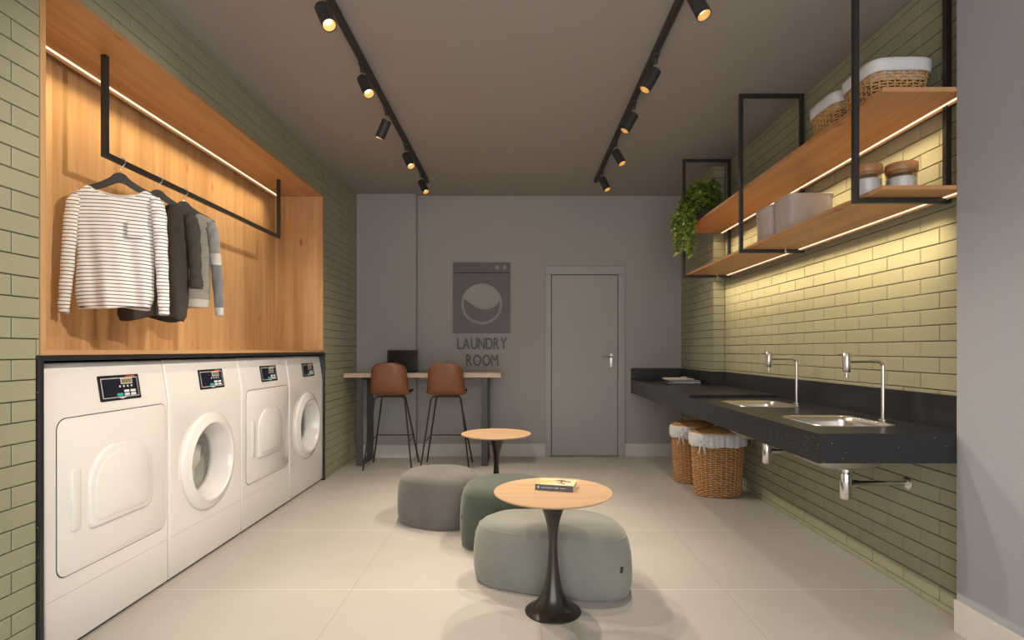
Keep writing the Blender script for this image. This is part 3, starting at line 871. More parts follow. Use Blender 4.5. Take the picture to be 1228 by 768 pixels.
def spotlight(label, x, y, d, energy, cone=98, blend=0.7, group=None):
    r = thing('spotlight', label, 'spotlight', (x, y, H-0.036))
    MB().box(-0.015, 0.015, -0.045, 0.045, -0.022, 0).build('track_adapter', M['lampblack'], r, bevel=0.003)
    MB().lathe([(0.013, -0.05), (0.015, -0.022)], (0, 0, 0), 16).build('swivel_base', M['lampblack'], r, smooth=True)
    MB().lathe([(0.006, -0.088), (0.006, -0.045)], (0, 0, 0), 12).build('stem', M['chrome'], r, smooth=True)
    dv = Vector(d).normalized()
    rot = dv.to_track_quat('-Z', 'Y').to_matrix().to_4x4()
    c0 = Vector((0, 0, -0.093)) - dv*0.006
    mw = Matrix.Translation(c0) @ rot
    L_, R_ = 0.135, 0.034
    mb = MB(); mb.lathe([(R_-0.003, 0.0), (R_, -0.003), (R_, -L_), (R_-0.0025, -L_), (R_-0.004, -L_+0.004)], (0, 0, 0), 32, cap0=True, cap1=False)
    b = mb.build('lamp_body', M['lampblack'], r, smooth=True, angle=40); b.data.transform(mw)
    mb = MB(); mb.lathe([(R_-0.004, -L_+0.002), (R_-0.006, -L_+0.02), (R_-0.012, -L_+0.034)], (0, 0, 0), 32, cap0=False, cap1=False)
    q = mb.build('reflector', M['reflector'], b, smooth=True); q.data.transform(mw)
    mb = MB(); mb.lathe([(R_-0.011, -L_+0.034), (R_-0.013, -L_+0.036)], (0, 0, 0), 32)
    q = mb.build('bulb', M['bulb'], b, smooth=True); q.data.transform(mw)
    ld = bpy.data.lights.new('beam', 'SPOT'); ld.energy = energy; ld.color = (1.0, 0.86, 0.69)
    ld.spot_size = math.radians(cone); ld.spot_blend = blend; ld.shadow_soft_size = 0.022
    lo = bpy.data.objects.new('lamp_beam', ld); COL.objects.link(lo); lo.parent = r
    lo.matrix_local = Matrix.Translation(c0 + dv*(L_-0.006)) @ rot
    return r
DR = (0.40, -0.35, -0.85)
E0 = 38
spotlight('largest black spotlight at the top, on the track nearer the niche, angled to the room', -0.938, 2.70, DR, E0*2.0)
spotlight('black spotlight with glowing face, second nearest on the track by the niche', -0.938, 3.41, DR, E0*2.0)
spotlight('black spotlight tilted away toward the niche, middle of its track', -0.938, 4.04, (-0.42, 0.10, -0.9), E0*1.5, 110)
spotlight('black spotlight between the middle one and the last on the niche-side track', -0.938, 4.74, DR, E0*2.8)
spotlight('farthest black spotlight at the end of the track by the niche', -0.938, 5.49, (0.42, -0.30, -0.85), E0*2.0)
spotlight('largest black spotlight at the top, on the track nearer the shelves', 0.812, 2.60, (0.30, -0.28, -0.9), E0*0.3, 55)
spotlight('added unseen black spotlight above the viewpoint on the shelf-side track, aimed at the hanging clothes', 0.812, 1.85, (-2.8, 0.95, -1.35), E0*5.5, 50)  # extra lamp added out of view to brighten the clothes
spotlight('black spotlight tilted toward the machines, second nearest on the shelf-side track', 0.812, 3.31, (-0.5, 0.0, -0.87), E0*2.2, 92)
spotlight('black spotlight tilted toward the machines, middle of the shelf-side track', 0.812, 3.93, (-0.5, 0.0, -0.87), E0*2.2, 92)
spotlight('black spotlight with small golden face, second from the door on the shelf-side track', 0.812, 4.66, (0.38, -0.32, -0.87), E0*0.3)
spotlight('farthest black spotlight at the end of the track by the shelves', 0.812, 5.40, (0.36, -0.30, -0.88), E0*0.7)

# ------------------------------------------------------------------ back wall sign
sg = thing('washing_machine_sign', 'flat dark grey washing machine emblem mounted on the back wall', 'wall sign', (-0.409, YB, 1.82))
cx, cz, R1, R2 = -0.409, 1.748, 0.237, 0.205
X0, X1, Z0, Z1, ZL = -0.737, -0.081, 1.411, 2.22, 2.103
yf = YB - 0.022
def annular_plate(mb, x0, x1, z0, z1, cx, cz, r, y0, y1, n=72):
    inner, outer = [], []
    for k in range(n):
        a = 2*PI*k/n
        c, s = math.cos(a), math.sin(a)
        inner.append((cx+r*c, cz+r*s))
        t = min(((x1-cx)/c if c > 1e-9 else (x0-cx)/c if c < -1e-9 else 1e9), ((z1-cz)/s if s > 1e-9 else (z0-cz)/s if s < -1e-9 else 1e9))
        outer.append([cx+t*c, cz+t*s])
    for (qx, qz) in ((x0, z0), (x1, z0), (x1, z1), (x0, z1)):    # snap nearest to corners
        k = min(range(n), key=lambda i: (outer[i][0]-qx)**2+(outer[i][1]-qz)**2)
        outer[k] = [qx, qz]
    rows = [[(p[0], y0, p[1]) for p in outer], [(p[0], y1, p[1]) for p in outer], [(p[0], y1, p[1]) for p in inner], [(p[0], y0, p[1]) for p in inner]]
    mb.grid(rows, close_u=True, close_v=True)
mb = MB(); annular_plate(mb, X0, X1, Z0, ZL-0.004, cx, cz, R1, YB-0.001, yf)
loc(mb.build('sign_panel', M['sign']), sg)
loc(MB().box(X0, X1, yf, YB-0.001, ZL+0.004, Z1).build('sign_top_bar', M['sign'], bevel=0.001), sg)
loc(MB().box(X0+0.004, X1-0.004, YB-0.012, YB-0.001, ZL-0.004, ZL+0.004).build('shadow_gap', M['gap']), sg)
a0 = math.radians(168); a1 = math.radians(372)
low = [(cx+R2*math.cos(a0+(a1-a0)*k/40), cz+R2*math.sin(a0+(a1-a0)*k/40)) for k in range(41)]
pL, pR = low[0], low[-1]
wave = catmull([pR, (cx+0.175, cz-0.012), (cx+0.11, cz-0.052), (cx+0.03, cz-0.065), (cx-0.05, cz-0.045), (cx-0.13, cz+0.005), (cx-0.185, cz+0.045), pL], 6, False)
pts = low + wave[1:-1]
mb = MB(); mb.plate(pts, YB-0.001, yf, lambda u, v, n: (u, n, v))
loc(mb.build('water_shape', M['sign']), sg)
for xx in (-0.229, -0.146):
    loc(MB().lathe([(0.022, 0.0), (0.022, 0.008), (0.018, 0.010)], (xx, yf-0.010, 2.164), 24, axis='Y').build('knob', M['sign_btn'], sg, smooth=True), sg)

lt = thing('wall_lettering', 'dark raised letters reading LAUNDRY ROOM under the washing machine emblem', 'lettering', (-0.404, YB, 1.04))
def letters(word, x0, x1, z0, z1):
    ms = []
    for ch in word:
        cu = bpy.data.curves.new('t', 'FONT'); cu.body = ch; cu.size = 1; cu.extrude = 0.5; cu.offset = 0.0 if ch == 'M' else 0.008
        to = bpy.data.objects.new('t', cu); COL.objects.link(to)
        dg = bpy.context.evaluated_depsgraph_get()
        me = bpy.data.meshes.new_from_object(to.evaluated_get(dg))
        bpy.data.objects.remove(to); bpy.data.curves.remove(cu)
        xs = [v.co.x for v in me.vertices]; ys = [v.co.y for v in me.vertices]
        ms.append((me, min(xs), max(xs), min(ys), max(ys)))
    gap = 0.095
    tot = sum(b-a for _, a, b, _, _ in ms) + gap*(len(ms)-1)
    k = (x1-x0)/tot
    x = x0
    for me, a, b, c, dd in ms:
        for v in me.vertices:
            zz = z0 + (v.co.y-c)/(dd-c)*(z1-z0)
            v.co = Vector((x+(v.co.x-a)*k, YB-0.009 - v.co.z*0.016, zz))
        me.materials.append(M['letter']); me.name = 'letter'
        o = bpy.data.objects.new('letter', me); COL.objects.link(o)
        loc(o, lt)
        x += (b-a+gap)*k
letters('LAUNDRY', -0.689, -0.119, 1.228, 1.359)
letters('ROOM', -0.586, -0.221, 1.038, 1.168)

# ------------------------------------------------------------------ bar table, laptop, stools
bt = thing('bar_table', 'long pale-topped bar table on dark steel frames along the back wall', 'table', (-1.0, 6.15, 0))
loc(MB().box(-1.812, -0.172, 5.87, YBL-0.001, 0.932, 0.976).box(XSEAM+0.002, -0.172, YBL-0.001, YB-0.001, 0.932, 0.976).build('tabletop', M['bartop'], bevel=0.001), bt)
for xa in (-1.690, -0.378):
    mb = MB(); y0, y1 = 5.905, 6.355 if xa < -1 else 6.43
    mb.box(xa, xa+0.064, y0, y0+0.03, 0, 0.932).box(xa, xa+0.064, y1-0.03, y1, 0, 0.932).box(xa, xa+0.064, y0+0.03, y1-0.03, 0, 0.03).box(xa, xa+0.064, y0+0.03, y1-0.03, 0.902, 0.932)
    loc(mb.build('leg_frame', M['charcoal'], bevel=0.0015), bt)
lp = thing('laptop', 'open black laptop on the bar table behind the left stool', 'laptop', (-1.279, 6.15, 0.976))
MB().box(-0.17, 0.17, -0.14, 0.10, 0.001, 0.016).build('keyboard_base', M['laptop'], lp, bevel=0.003)
mb = MB()
lid = mb.box(-0.171, 0.171, 0.0, 0.008, 0.0, 0.228).build('lid', M['laptop'], lp, bevel=0.002)
lid.location = (0, 0.095, 0.017); lid.rotation_euler = (math.radians(-6), 0, 0)
scr = MB().box(-0.160, 0.160, -0.001, 0.0, 0.014, 0.218).build('screen', M['screen'], lid)

def make_stool(label, x, y):
    r = thing('bar_stool', label, 'bar stool', (x, y, 0), 0, 'bar stools at the bar table')
    prof = catmull([(0.205, 0.752), (0.17, 0.768), (0.09, 0.762), (-0.02, 0.755), (-0.11, 0.762), (-0.165, 0.795), (-0.195, 0.860), (-0.212, 0.95), (-0.224, 1.04), (-0.230, 1.088)], 5, False)
    n = len(prof); NU = 24
    rows = []
    for i, (py, pz) in enumerate(prof):
        t = i/(n-1)
        # width
        if t < 0.12: w = 0.190 - 0.06*(1-t/0.12)**2
        elif t < 0.45: w = 0.190 + 0.008*t/0.45
        elif t < 0.8: w = 0.198 - 0.022*(t-0.45)/0.35
        else: w = 0.176 - 0.085*((t-0.8)/0.2)**2.4
        back = min(1, max(0, (t-0.40)/0.18)); back = back*back*(3-2*back)
        row = []
        for k in range(NU+1):
            u = 2*k/NU - 1
            x_ = w*math.sin(u*PI/2*0.98)
            rise = abs(u)**2.6
            seat_up = rise*0.028*(1-back)
            fwd = rise*0.085*back
            row.append((x_, py + fwd, pz + seat_up - (0.02*rise*max(0, (t-0.85)/0.15)) ))
        rows.append(row)
    mb = MB(); mb.grid(rows)
    o = mb.build('shell', M['leather'], r, smooth=True, angle=180)
    so = o.modifiers.new('s', 'SOLIDIFY'); so.thickness = 0.016; so.offset = 0
    edge = [rows[0][k] for k in range(NU+1)] + [rows[i][NU] for i in range(1, n)] + [rows[n-1][k] for k in range(NU-1, -1, -1)] + [rows[i][0] for i in range(n-2, 0, -1)]
    MB().tube(edge, 0.0072, 6, closed=True).build('piping', M['leather_in'], r, smooth=True, angle=180)
    # legs: two frames bent under the seat
    hx, yn, yf_ = 0.247, -0.215, 0.215
    zt = 0.738
    for sx in (-1, 1):
        for (yy, tx, ty) in ((yn, 0.150, -0.095), (yf_, 0.120, 0.09)):
            MB().tube([(sx*hx, yy, 0.0), (sx*(tx+0.006), ty*1.04, zt-0.03), (sx*(tx-0.004), ty*0.99, zt-0.01), (sx*(tx-0.02), ty*0.97, zt), (sx*(tx-0.05), ty*0.96, zt+0.002)], 0.0085, 8).build('leg', M['blackwire'], r, smooth=True, angle=80)
    MB().tube([(-0.11, -0.093, zt+0.002), (0.11, -0.093, zt+0.002)], 0.0085, 8).tube([(-0.08, 0.087, zt+0.002), (0.08, 0.087, zt+0.002)], 0.0085, 8).box(-0.07, -0.04, -0.1, 0.1, zt, zt+0.016).box(0.04, 0.07, -0.1, 0.1, zt, zt+0.016).build('seat_frame', M['blackwire'], r)
    def leg_at(z, yy, tx, ty, sx):
        t = z/(zt-0.03); return (sx*(hx+(tx+0.006-hx)*t), yy+(ty*1.04-yy)*t, z)
    fl, frr = leg_at(0.305, yf_, 0.120, 0.09, -1), leg_at(0.305, yf_, 0.120, 0.09, 1)
    nl, nr = leg_at(0.29, yn, 0.150, -0.095, -1), leg_at(0.29, yn, 0.150, -0.095, 1)
    MB().tube([nl, (nl[0]+0.004, nl[1]+0.10, 0.285), (fl[0]-0.004, fl[1]-0.03, 0.297), fl, frr, (frr[0]+0.004, frr[1]-0.03, 0.297), (nr[0]-0.004, nr[1]+0.10, 0.285), nr], 0.0055, 8).build('footrest', M['blackwire'], r, smooth=True, angle=60)
    return r
st1 = make_stool('brown leather bar stool with thin black legs in front of the laptop', -1.315, 5.895)
st2 = copy_tree(st1); set_world(st2, (-0.735, 5.895, 0))
st2['label'] = 'brown leather bar stool with thin black legs beside the right table leg'

# ------------------------------------------------------------------ poufs
def pouf(label, cx, cy, plan, hgt, m, tagspot):
    r = thing('pouf', label, 'pouf', (cx, cy, 0))
    P = catmull([(a-cx, b-cy) for a, b in plan], 14)
    prof = [(0.84, 0.0), (0.935, 0.006), (0.965, 0.04), (0.985, 0.10), (1.0, 0.20), (1.005, 0.33), (1.0, 0.48), (0.99, 0.62), (0.972, 0.74), (0.935, 0.85), (0.875, 0.92), (0.79, 0.965), (0.62, 0.99), (0.40, 1.0), (0.15, 1.004), (0.01, 1.005)]
    rows = []
    for s, z in prof:
        rows.append([(p[0]*s, p[1]*s, z*hgt + 0.004*noise.noise(Vector((p[0]*s*6, p[1]*s*6, z*3)))*(1 if z > 0.02 else 0)) for p in P])
    mb = MB(); mb.grid(rows, close_u=True, cap0=True, cap1=True)
    b = mb.build('cushion', m, r, smooth=True, angle=180)
    ring = [(p[0]*0.93, p[1]*0.93, 0.852*hgt+0.0015) for p in P]
    MB().tube(ring, 0.0022, 6, closed=True).build('seam', m, r, smooth=True, angle=180)
    tx, ty, dx, dy = tagspot
    tp = min(P, key=lambda p: (p[0]+cx-tx)**2+(p[1]+cy-ty)**2)
    i = P.index(tp); q = Vector((P[(i+1) % len(P)][0]-P[i-1][0], P[(i+1) % len(P)][1]-P[i-1][1], 0)).normalized()
    nn = Vector((q.y, -q.x, 0))
    if nn.dot(Vector((tp[0], tp[1], 0))) < 0: nn = -nn
    p0 = Vector((tp[0], tp[1], 0))
    rows = [[tuple(p0*s + nn*0.003 + q*w + Vector((0, 0, z))) for w in (-0.007, 0.007)] for s, z in ((0.988, 0.14*hgt/0.33), (0.998, 0.17*hgt/0.33))]
    mb = MB(); mb.grid(rows); o = mb.build('fabric_label', M['gap'], r)
    so = o.modifiers.new('s', 'SOLIDIFY'); so.thickness = 0.003
    return r
pouf('taupe grey rounded pouf, farthest left of the three poufs', -0.57, 4.02,
     [(-0.865, 4.10), (-0.80, 3.92), (-0.62, 3.80), (-0.42, 3.78), (-0.29, 3.90), (-0.262, 4.12), (-0.36, 4.32), (-0.58, 4.40), (-0.78, 4.33)], 0.355, M['pouf_a'], (-0.36, 3.8, 0, 0))
pouf('dark green rounded pouf standing between the two grey poufs', -0.06, 3.62,
     [(-0.365, 3.62), (-0.330, 3.45), (-0.20, 3.36), (0.0, 3.325), (0.17, 3.40), (0.26, 3.56), (0.22, 3.78), (0.02, 3.93), (-0.20, 3.92), (-0.33, 3.80)], 0.385, M['pouf_b'], (-0.34, 3.48, 0, 0))
pouf('large sage grey pouf right behind the near round table', 0.18, 2.96,
     [(-0.232, 3.00), (-0.165, 2.885), (0.0, 2.808), (0.20, 2.745), (0.42, 2.70), (0.545, 2.745), (0.578, 2.90), (0.53, 3.08), (0.36, 3.20), (0.14, 3.225), (-0.08, 3.20), (-0.205, 3.11)], 0.340, M['pouf_c'], (0.50, 2.71, 0, 0))

# ------------------------------------------------------------------ pedestal tables
def pedestal(label, x, y):
    r = thing('side_table', label, 'side table', (x, y, 0), 0, 'round pedestal side tables')
    MB().lathe([(0.235, 0.543), (0.262, 0.548), (0.2755, 0.5565), (0.2765, 0.559), (0.275, 0.561)], (0, 0, 0), 96).build('tabletop', M['table'], r, smooth=True, angle=50)
    P = [(0.131, 0.0), (0.131, 0.004), (0.122, 0.010), (0.095, 0.026), (0.066, 0.058), (0.046, 0.10), (0.033, 0.16), (0.025, 0.22), (0.021, 0.29), (0.0215, 0.34), (0.026, 0.39), (0.036, 0.435), (0.052, 0.48), (0.070, 0.52), (0.082, 0.543)]
    MB().lathe(catmull(P, 3, False), (0, 0, 0), 56).build('pedestal', M['gunmetal'], r, smooth=True, angle=180)
    return r
t1 = pedestal('near round oak-topped pedestal table holding a book', 0.166, 2.63)
t2 = copy_tree(t1); set_world(t2, (-0.168, 4.45, 0)); t2['label'] = 'small round oak-topped pedestal table farther away, behind the poufs'
bk = thing('book', 'closed paperback with grey spine and cream cover on the round table', 'book', (0.187, 2.690, 0.5615), math.radians(-15))
bw, bd, bh = 0.180, 0.125, 0.027
MB().box(-bw/2+0.003, bw/2-0.003, -bd/2+0.003, bd/2-0.003, 0.003, bh-0.003).build('pages', M['paper'], bk)
MB().box(-bw/2, bw/2, -bd/2, bd/2, 0, 0.0025).build('back_cover', M['cover'], bk)
fcv = MB().box(-bw/2, bw/2, -bd/2, bd/2, bh-0.0025, bh).build('front_cover', M['cover'], bk)
MB().box(-bw/2, bw/2, -bd/2-0.0015, -bd/2+0.0015, 0, bh).build('spine', M['book_spine'], bk)
mb = MB()
x = -bw/2+0.030
for wd in (0.006, 0.004, 0.005, 0.003, 0.005, 0.004, 0.006, 0.004, 0.005, 0.003, 0.004):
    mb.box(x, x+wd*0.8, -bd/2-0.0022, -bd/2-0.0014, bh*0.42, bh*0.55); x += wd+0.0008
x += 0.006
for wd in (0.006, 0.006, 0.006): mb.box(x, x+wd*0.8, -bd/2-0.0022, -bd/2-0.0014, bh*0.40, bh*0.58); x += wd
x += 0.008
for wd in (0.005, 0.004, 0.003, 0.005, 0.004): mb.box(x, x+wd*0.8, -bd/2-0.0022, -bd/2-0.0014, bh*0.42, bh*0.55); x += wd+0.001
mb.plate(rrect(-bw/2+0.011, -bw/2+0.019, bh*0.3, bh*0.75, 0.003, 3), 0, 0.001, lambda u, v, n: (u, -bd/2-0.0014-n, v))
mb.build('spine_print', M['book_mark'], bk)
def blob(cx, cy, rx, ry, sd):
    return [(cx + rx*math.cos(2*PI*k/16)*(1+0.25*math.sin(5*k+sd)), cy + ry*math.sin(2*PI*k/16)*(1+0.25*math.cos(3*k+sd))) for k in range(16)]
mb = MB()
for a in ((0.018, 0.034, 0.022, 0.010, 1), (0.0, 0.026, 0.016, 0.006, 2), (0.042, 0.022, 0.014, 0.006, 4), (0.060, 0.014, 0.007, 0.009, 3), (0.016, -0.012, 0.013, 0.005, 6), (0.038, -0.030, 0.010, 0.006, 7)):
    mb.plate(blob(*a), bh+0.0001, bh+0.0005, lambda u, v, n: (u, v, n))
mb.plate([(0.016, 0.03), (0.020, 0.0), (0.012, -0.012), (0.034, -0.012), (0.026, 0.0), (0.026, 0.03)], bh+0.0001, bh+0.0005, lambda u, v, n: (u, v, n))
mb.build('cover_tree_print', M['ink'], fcv)

# ------------------------------------------------------------------ stone counter, sinks, taps
ct = thing('stone_counter', 'long black speckled stone counter with backsplash under the shelves', 'counter', (1.65, 4.0, 0.728))
CX0, CX1 = 1.30, XR-0.001
ZC0, ZCN, ZCF, YS = 0.729, 0.858, 0.880, 4.27
SX0, SX1 = 1.440, 1.800
SK = [(2.665, 3.075), (3.575, 3.985)]
mb = MB()
ys = [YG+0.001, SK[0][0], SK[0][1], SK[1][0], SK[1][1], YS]
for i in range(5):
    if i in (1, 3):
        mb.box(CX0, SX0, ys[i], ys[i+1], ZC0, ZCN).box(SX1, CX1, ys[i], ys[i+1], ZC0, ZCN)
    else:
        mb.box(CX0, CX1, ys[i], ys[i+1], ZC0, ZCN)
mb.box(CX0, CX1, YS, YP-0.001, ZC0, ZCF).box(CX0, XP-0.001, YP-0.001, YB-0.002, ZC0, ZCF)
loc(mb.build('worktop', M['granite']), ct)
mb = MB().box(CX1-0.02, CX1, YG+0.001, YP-0.021, ZCN, 1.013).box(XP-0.021, CX1, YP-0.021, YP-0.001, ZCF, 1.013).box(XP-0.021, XP-0.001, YP-0.001, YB-0.022, ZCF, 1.013).box(CX0, XP-0.001, YB-0.022, YB-0.002, ZCF, 1.013)
loc(mb.build('backsplash', M['granite'], bevel=0.001), ct)

def sink(label, yc, z=ZCN):
    xc = (SX0+SX1)/2
    r = thing('sink', label, 'sink', (xc, yc, z), 0, 'stainless sinks set in the counter')
    hx, hy = 0.178, 0.203
    fr = []
    def ring(dx, rad, zz): return [(p[0], p[1], zz) for p in rrect(-hx-dx, hx+dx, -hy-dx, hy+dx, rad, 8)]
    rows = [ring(0.016, 0.066, 0.0005), ring(0.014, 0.064, 0.004), ring(0.004, 0.06, 0.0035), ring(-0.003, 0.058, -0.002), ring(-0.006, 0.055, -0.03), ring(-0.014, 0.055, -0.13), ring(-0.035, 0.06, -0.195), ring(-0.085, 0.07, -0.218), ring(-0.15, 0.02, -0.222)]
    mb = MB(); mb.grid(rows, close_u=True, cap1=True)
    rows2 = [ring(-0.002, 0.056, -0.10), ring(-0.010, 0.056, -0.132), ring(-0.031, 0.062, -0.199), ring(-0.081, 0.072, -0.224), ring(-0.145, 0.02, -0.228)]
    mb.grid(rows2, close_u=True, cap1=True)
    mb.build('basin', M['steel'], r, smooth=True, angle=60)
    MB().lathe([(0.038, -0.230), (0.038, -0.2195), (0.030, -0.2185), (0.001, -0.2205)], (0, 0, 0), 32).build('drain', M['chrome'], r, smooth=True, angle=50)
    # bottle trap and waste pipe to the wall
    tp = MB().lathe([(0.020, -0.262), (0.020, -0.226)], (0.054, 0, 0), 24)
    tp.lathe([(0.024, -0.398), (0.028, -0.392), (0.028, -0.272), (0.026, -0.266), (0.018, -0.264), (0.018, -0.258), (0.030, -0.256), (0.030, -0.228)], (0.054, 0, 0), 32)
    tp.build('bottle_trap', M['chrome'], r, smooth=True, angle=40)
    xw = XR - xc
    pp = MB(); pp.tube([(0.080, 0, -0.318), (xw-0.008, 0, -0.318)], 0.0135, 16); pp.tube([(0.080, 0, -0.318), (0.110, 0, -0.318)], 0.018, 16)
    pp.build('waste_pipe', M['chrome'], r, smooth=True, angle=50)
    MB().lathe([(0.034, -0.006), (0.034, -0.010), (0.026, -0.018), (0.016, -0.022)], (xw+0.006, 0, -0.318), 32, axis='X').build('wall_flange', M['chrome'], r, smooth=True, angle=40)
    return r
sk1 = sink('stainless sink with chrome trap below, at the near end of the counter', 2.87)
sk2 = copy_tree(sk1); set_world(sk2, ((SX0+SX1)/2, 3.78, ZCN)); sk2['label'] = 'stainless sink farther along the counter, by the step in the stone'

def tap(label, y):
    r = thing('tap', label, 'tap', (1.877, y, ZCN), 0, 'tall steel taps behind the sinks')
    MB().lathe([(0.024, 0), (0.024, 0.006), (0.012, 0.010)], (0, 0, 0), 24).build('base_flange', M['steel'], r, smooth=True, angle=40)
    pts = [(0, 0, 0.005), (0, 0, 0.26), (-0.004, 0, 0.286), (-0.018, 0, 0.300), (-0.045, 0, 0.305), (-0.175, 0, 0.305)]
    MB().tube(catmull(pts, 5, False), 0.0092, 16).build('spout_pipe', M['steel'], r, smooth=True, angle=80)
    MB().lathe([(0.017, 0.247), (0.0185, 0.249), (0.0185, 0.346), (0.017, 0.348)], (-0.187, 0, 0), 28).build('tap_body', M['steel'], r, smooth=True, angle=40)
    MB().lathe([(0.008, 0.218), (0.0085, 0.220), (0.0085, 0.232), (0.006, 0.233), (0.006, 0.247)], (-0.187, 0, 0), 20).build('nozzle', M['steel'], r, smooth=True, angle=40)
    MB().tube([(-0.187, 0, 0.337), (-0.238, 0, 0.337)], 0.0045, 10).build('lever', M['steel'], r, smooth=True)
    return r
tp1 = tap('tall brushed steel tap over the near sink', 2.89)
tp2 = copy_tree(tp1); set_world(tp2, (1.877, 3.785, ZCN)); tp2['label'] = 'tall brushed steel tap over the far sink'

# folded towel
tw = thing('folded_towel', 'small folded cream and slate towel on the far end of the counter', 'towel', (1.655, 5.72, ZCF), math.radians(-6))
def slab(cx, cy, w, dp, z0, z1, m, nm, sd):
    rows = []
    pl = rrect(-w/2, w/2, -dp/2, dp/2, 0.03, 5)
    hh = z1-z0
    for s, t in ((0.93, 0.0), (0.985, 0.12), (1.0, 0.45), (0.985, 0.85), (0.93, 1.0), (0.5, 1.03), (0.02, 1.0)):
        rows.append([(cx+p[0]*s, cy+p[1]*s, z0+t*hh+0.003*(t > 0)*noise.noise(Vector((p[0]*s*20, p[1]*s*20, sd)))) for p in pl])
    mb = MB(); mb.grid(rows, close_u=True, cap0=True, cap1=True)
    return mb.build(nm, m, tw, smooth=True, angle=180)
slab(0.02, 0, 0.32, 0.30, 0.0, 0.018, M['towel_b'], 'lower_fold', 1)
slab(0.02, 0.0, 0.315, 0.30, 0.018, 0.036, M['towel_b'], 'middle_fold', 2)
slab(-0.05, 0.0, 0.23, 0.28, 0.036, 0.056, M['towel_a'], 'upper_fold', 3)
slab(0.065, 0.03, 0.12, 0.22, 0.037, 0.050, M['towel_a'], 'folded_end', 4)
slab(0.045, 0.04, 0.06, 0.10, 0.051, 0.066, M['towel_a'], 'top_tuck', 5)
MB().tube([(-0.09, -0.153, 0.017), (0.17, -0.153, 0.017)], 0.003, 6).tube([(0.09, -0.153, 0.005), (0.09, -0.153, 0.034)], 0.003, 6).build('white_edging', M['linen'], tw)

# ------------------------------------------------------------------ shelves
def shelf(label, z0, z1, xled):
    r = thing('wall_shelf', label, 'shelf', (1.785, 3.9, z0))
    loc(MB().box(1.582, XR-0.001, 2.437, YP-0.003, z0, z1).build('board', M['shelf'], bevel=0.0008), r)
    loc(MB().box(xled-0.0045, xled+0.0045, 2.45, YP-0.02, z0-0.004, z0-0.0005).build('led_strip', M['led'], label='glowing warm strip light'), r)
    loc(MB().box(xled+0.010, xled+0.013, 2.45, YP-0.02, z0-0.012, z0-0.0005).build('led_profile', M['shelf']), r)
shelf('upper long oak shelf carrying wicker baskets and the trailing plant', 2.340, 2.360, 1.950)
shelf('lower long oak shelf carrying grey bins and glass jars', 1.916, 1.934, 1.943)
def hanger_frame(label, y):
    r = thing('shelf_frame', label, 'shelf frame', (1.77, y, 1.9))
    a, b, w = 1.5345, 1.978, 0.024
    z0, z1 = 1.891, H
    h = w/2
    loc(MB().box(a, a+w, y-h, y+h, z0, z1).build('post', M['black'], bevel=0.001), r)
    # the rear post runs in short lengths between the boards
    loc(MB().box(b-w, b, y-h, y+h, z0+w, 1.9155).box(b-w, b, y-h, y+h, 1.9345, 2.3395).box(b-w, b, y-h, y+h, 2.3605, z1).build('post', M['black'], bevel=0.001), r)
    loc(MB().box(a+w, b, y-h, y+h, z0, z0+w).build('lower_bar', M['black'], bevel=0.001), r)
    loc(MB().box(a+w, b-w, y-h, y+h, z1-w, z1).build('upper_bar', M['black'], bevel=0.001), r)
hanger_frame('nearest black square tube frame holding the shelves, in front of the jars', 2.576)
hanger_frame('middle black square tube frame holding the shelves, beside the grey bins', 3.894)
hanger_frame('farthest black square tube frame holding the shelves, beside the plant', 5.225)

# ------------------------------------------------------------------ woven baskets
def weave(plan, nstake, nrow, z0, z1, scale, r_h, r_v, amp, name, m, root, sub=2):
    """plan(a) -> xy unit plan curve, scale(z01) -> factor"""
    N = nstake*sub*2
    mb = MB()
    for j in range(nrow):
        t = (j+0.5)/nrow
        s = scale(t); z = z0+(z1-z0)*t
        pts = []
        for k in range(N):
            a = 2*PI*k/N
            p = plan(a)
            L_ = math.hypot(*p)
            ph = PI*k/(sub*2) + (PI if j % 2 else 0)
            dd = amp*math.sin(ph+PI/2)
            q = s + dd/L_
            pts.append((p[0]*q, p[1]*q, z+0.0012*math.sin(k*1.7+j)))
        mb.tube(pts, r_h, 5, closed=True)
    for k in range(nstake):
        a = 2*PI*k/nstake
        p = plan(a)
        mb.tube([(p[0]*scale(t), p[1]*scale(t), z0+(z1-z0)*t) for t in (0, 0.25, 0.5, 0.75, 1)], r_v, 5)
    return mb.build(name, m, root, smooth=True, angle=180)
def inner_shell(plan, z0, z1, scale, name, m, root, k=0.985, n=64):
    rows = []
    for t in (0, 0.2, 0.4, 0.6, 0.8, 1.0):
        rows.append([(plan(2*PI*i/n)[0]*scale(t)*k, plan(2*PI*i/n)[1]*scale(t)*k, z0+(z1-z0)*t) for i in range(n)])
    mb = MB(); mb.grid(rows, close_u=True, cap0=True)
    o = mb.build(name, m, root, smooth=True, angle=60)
    return o

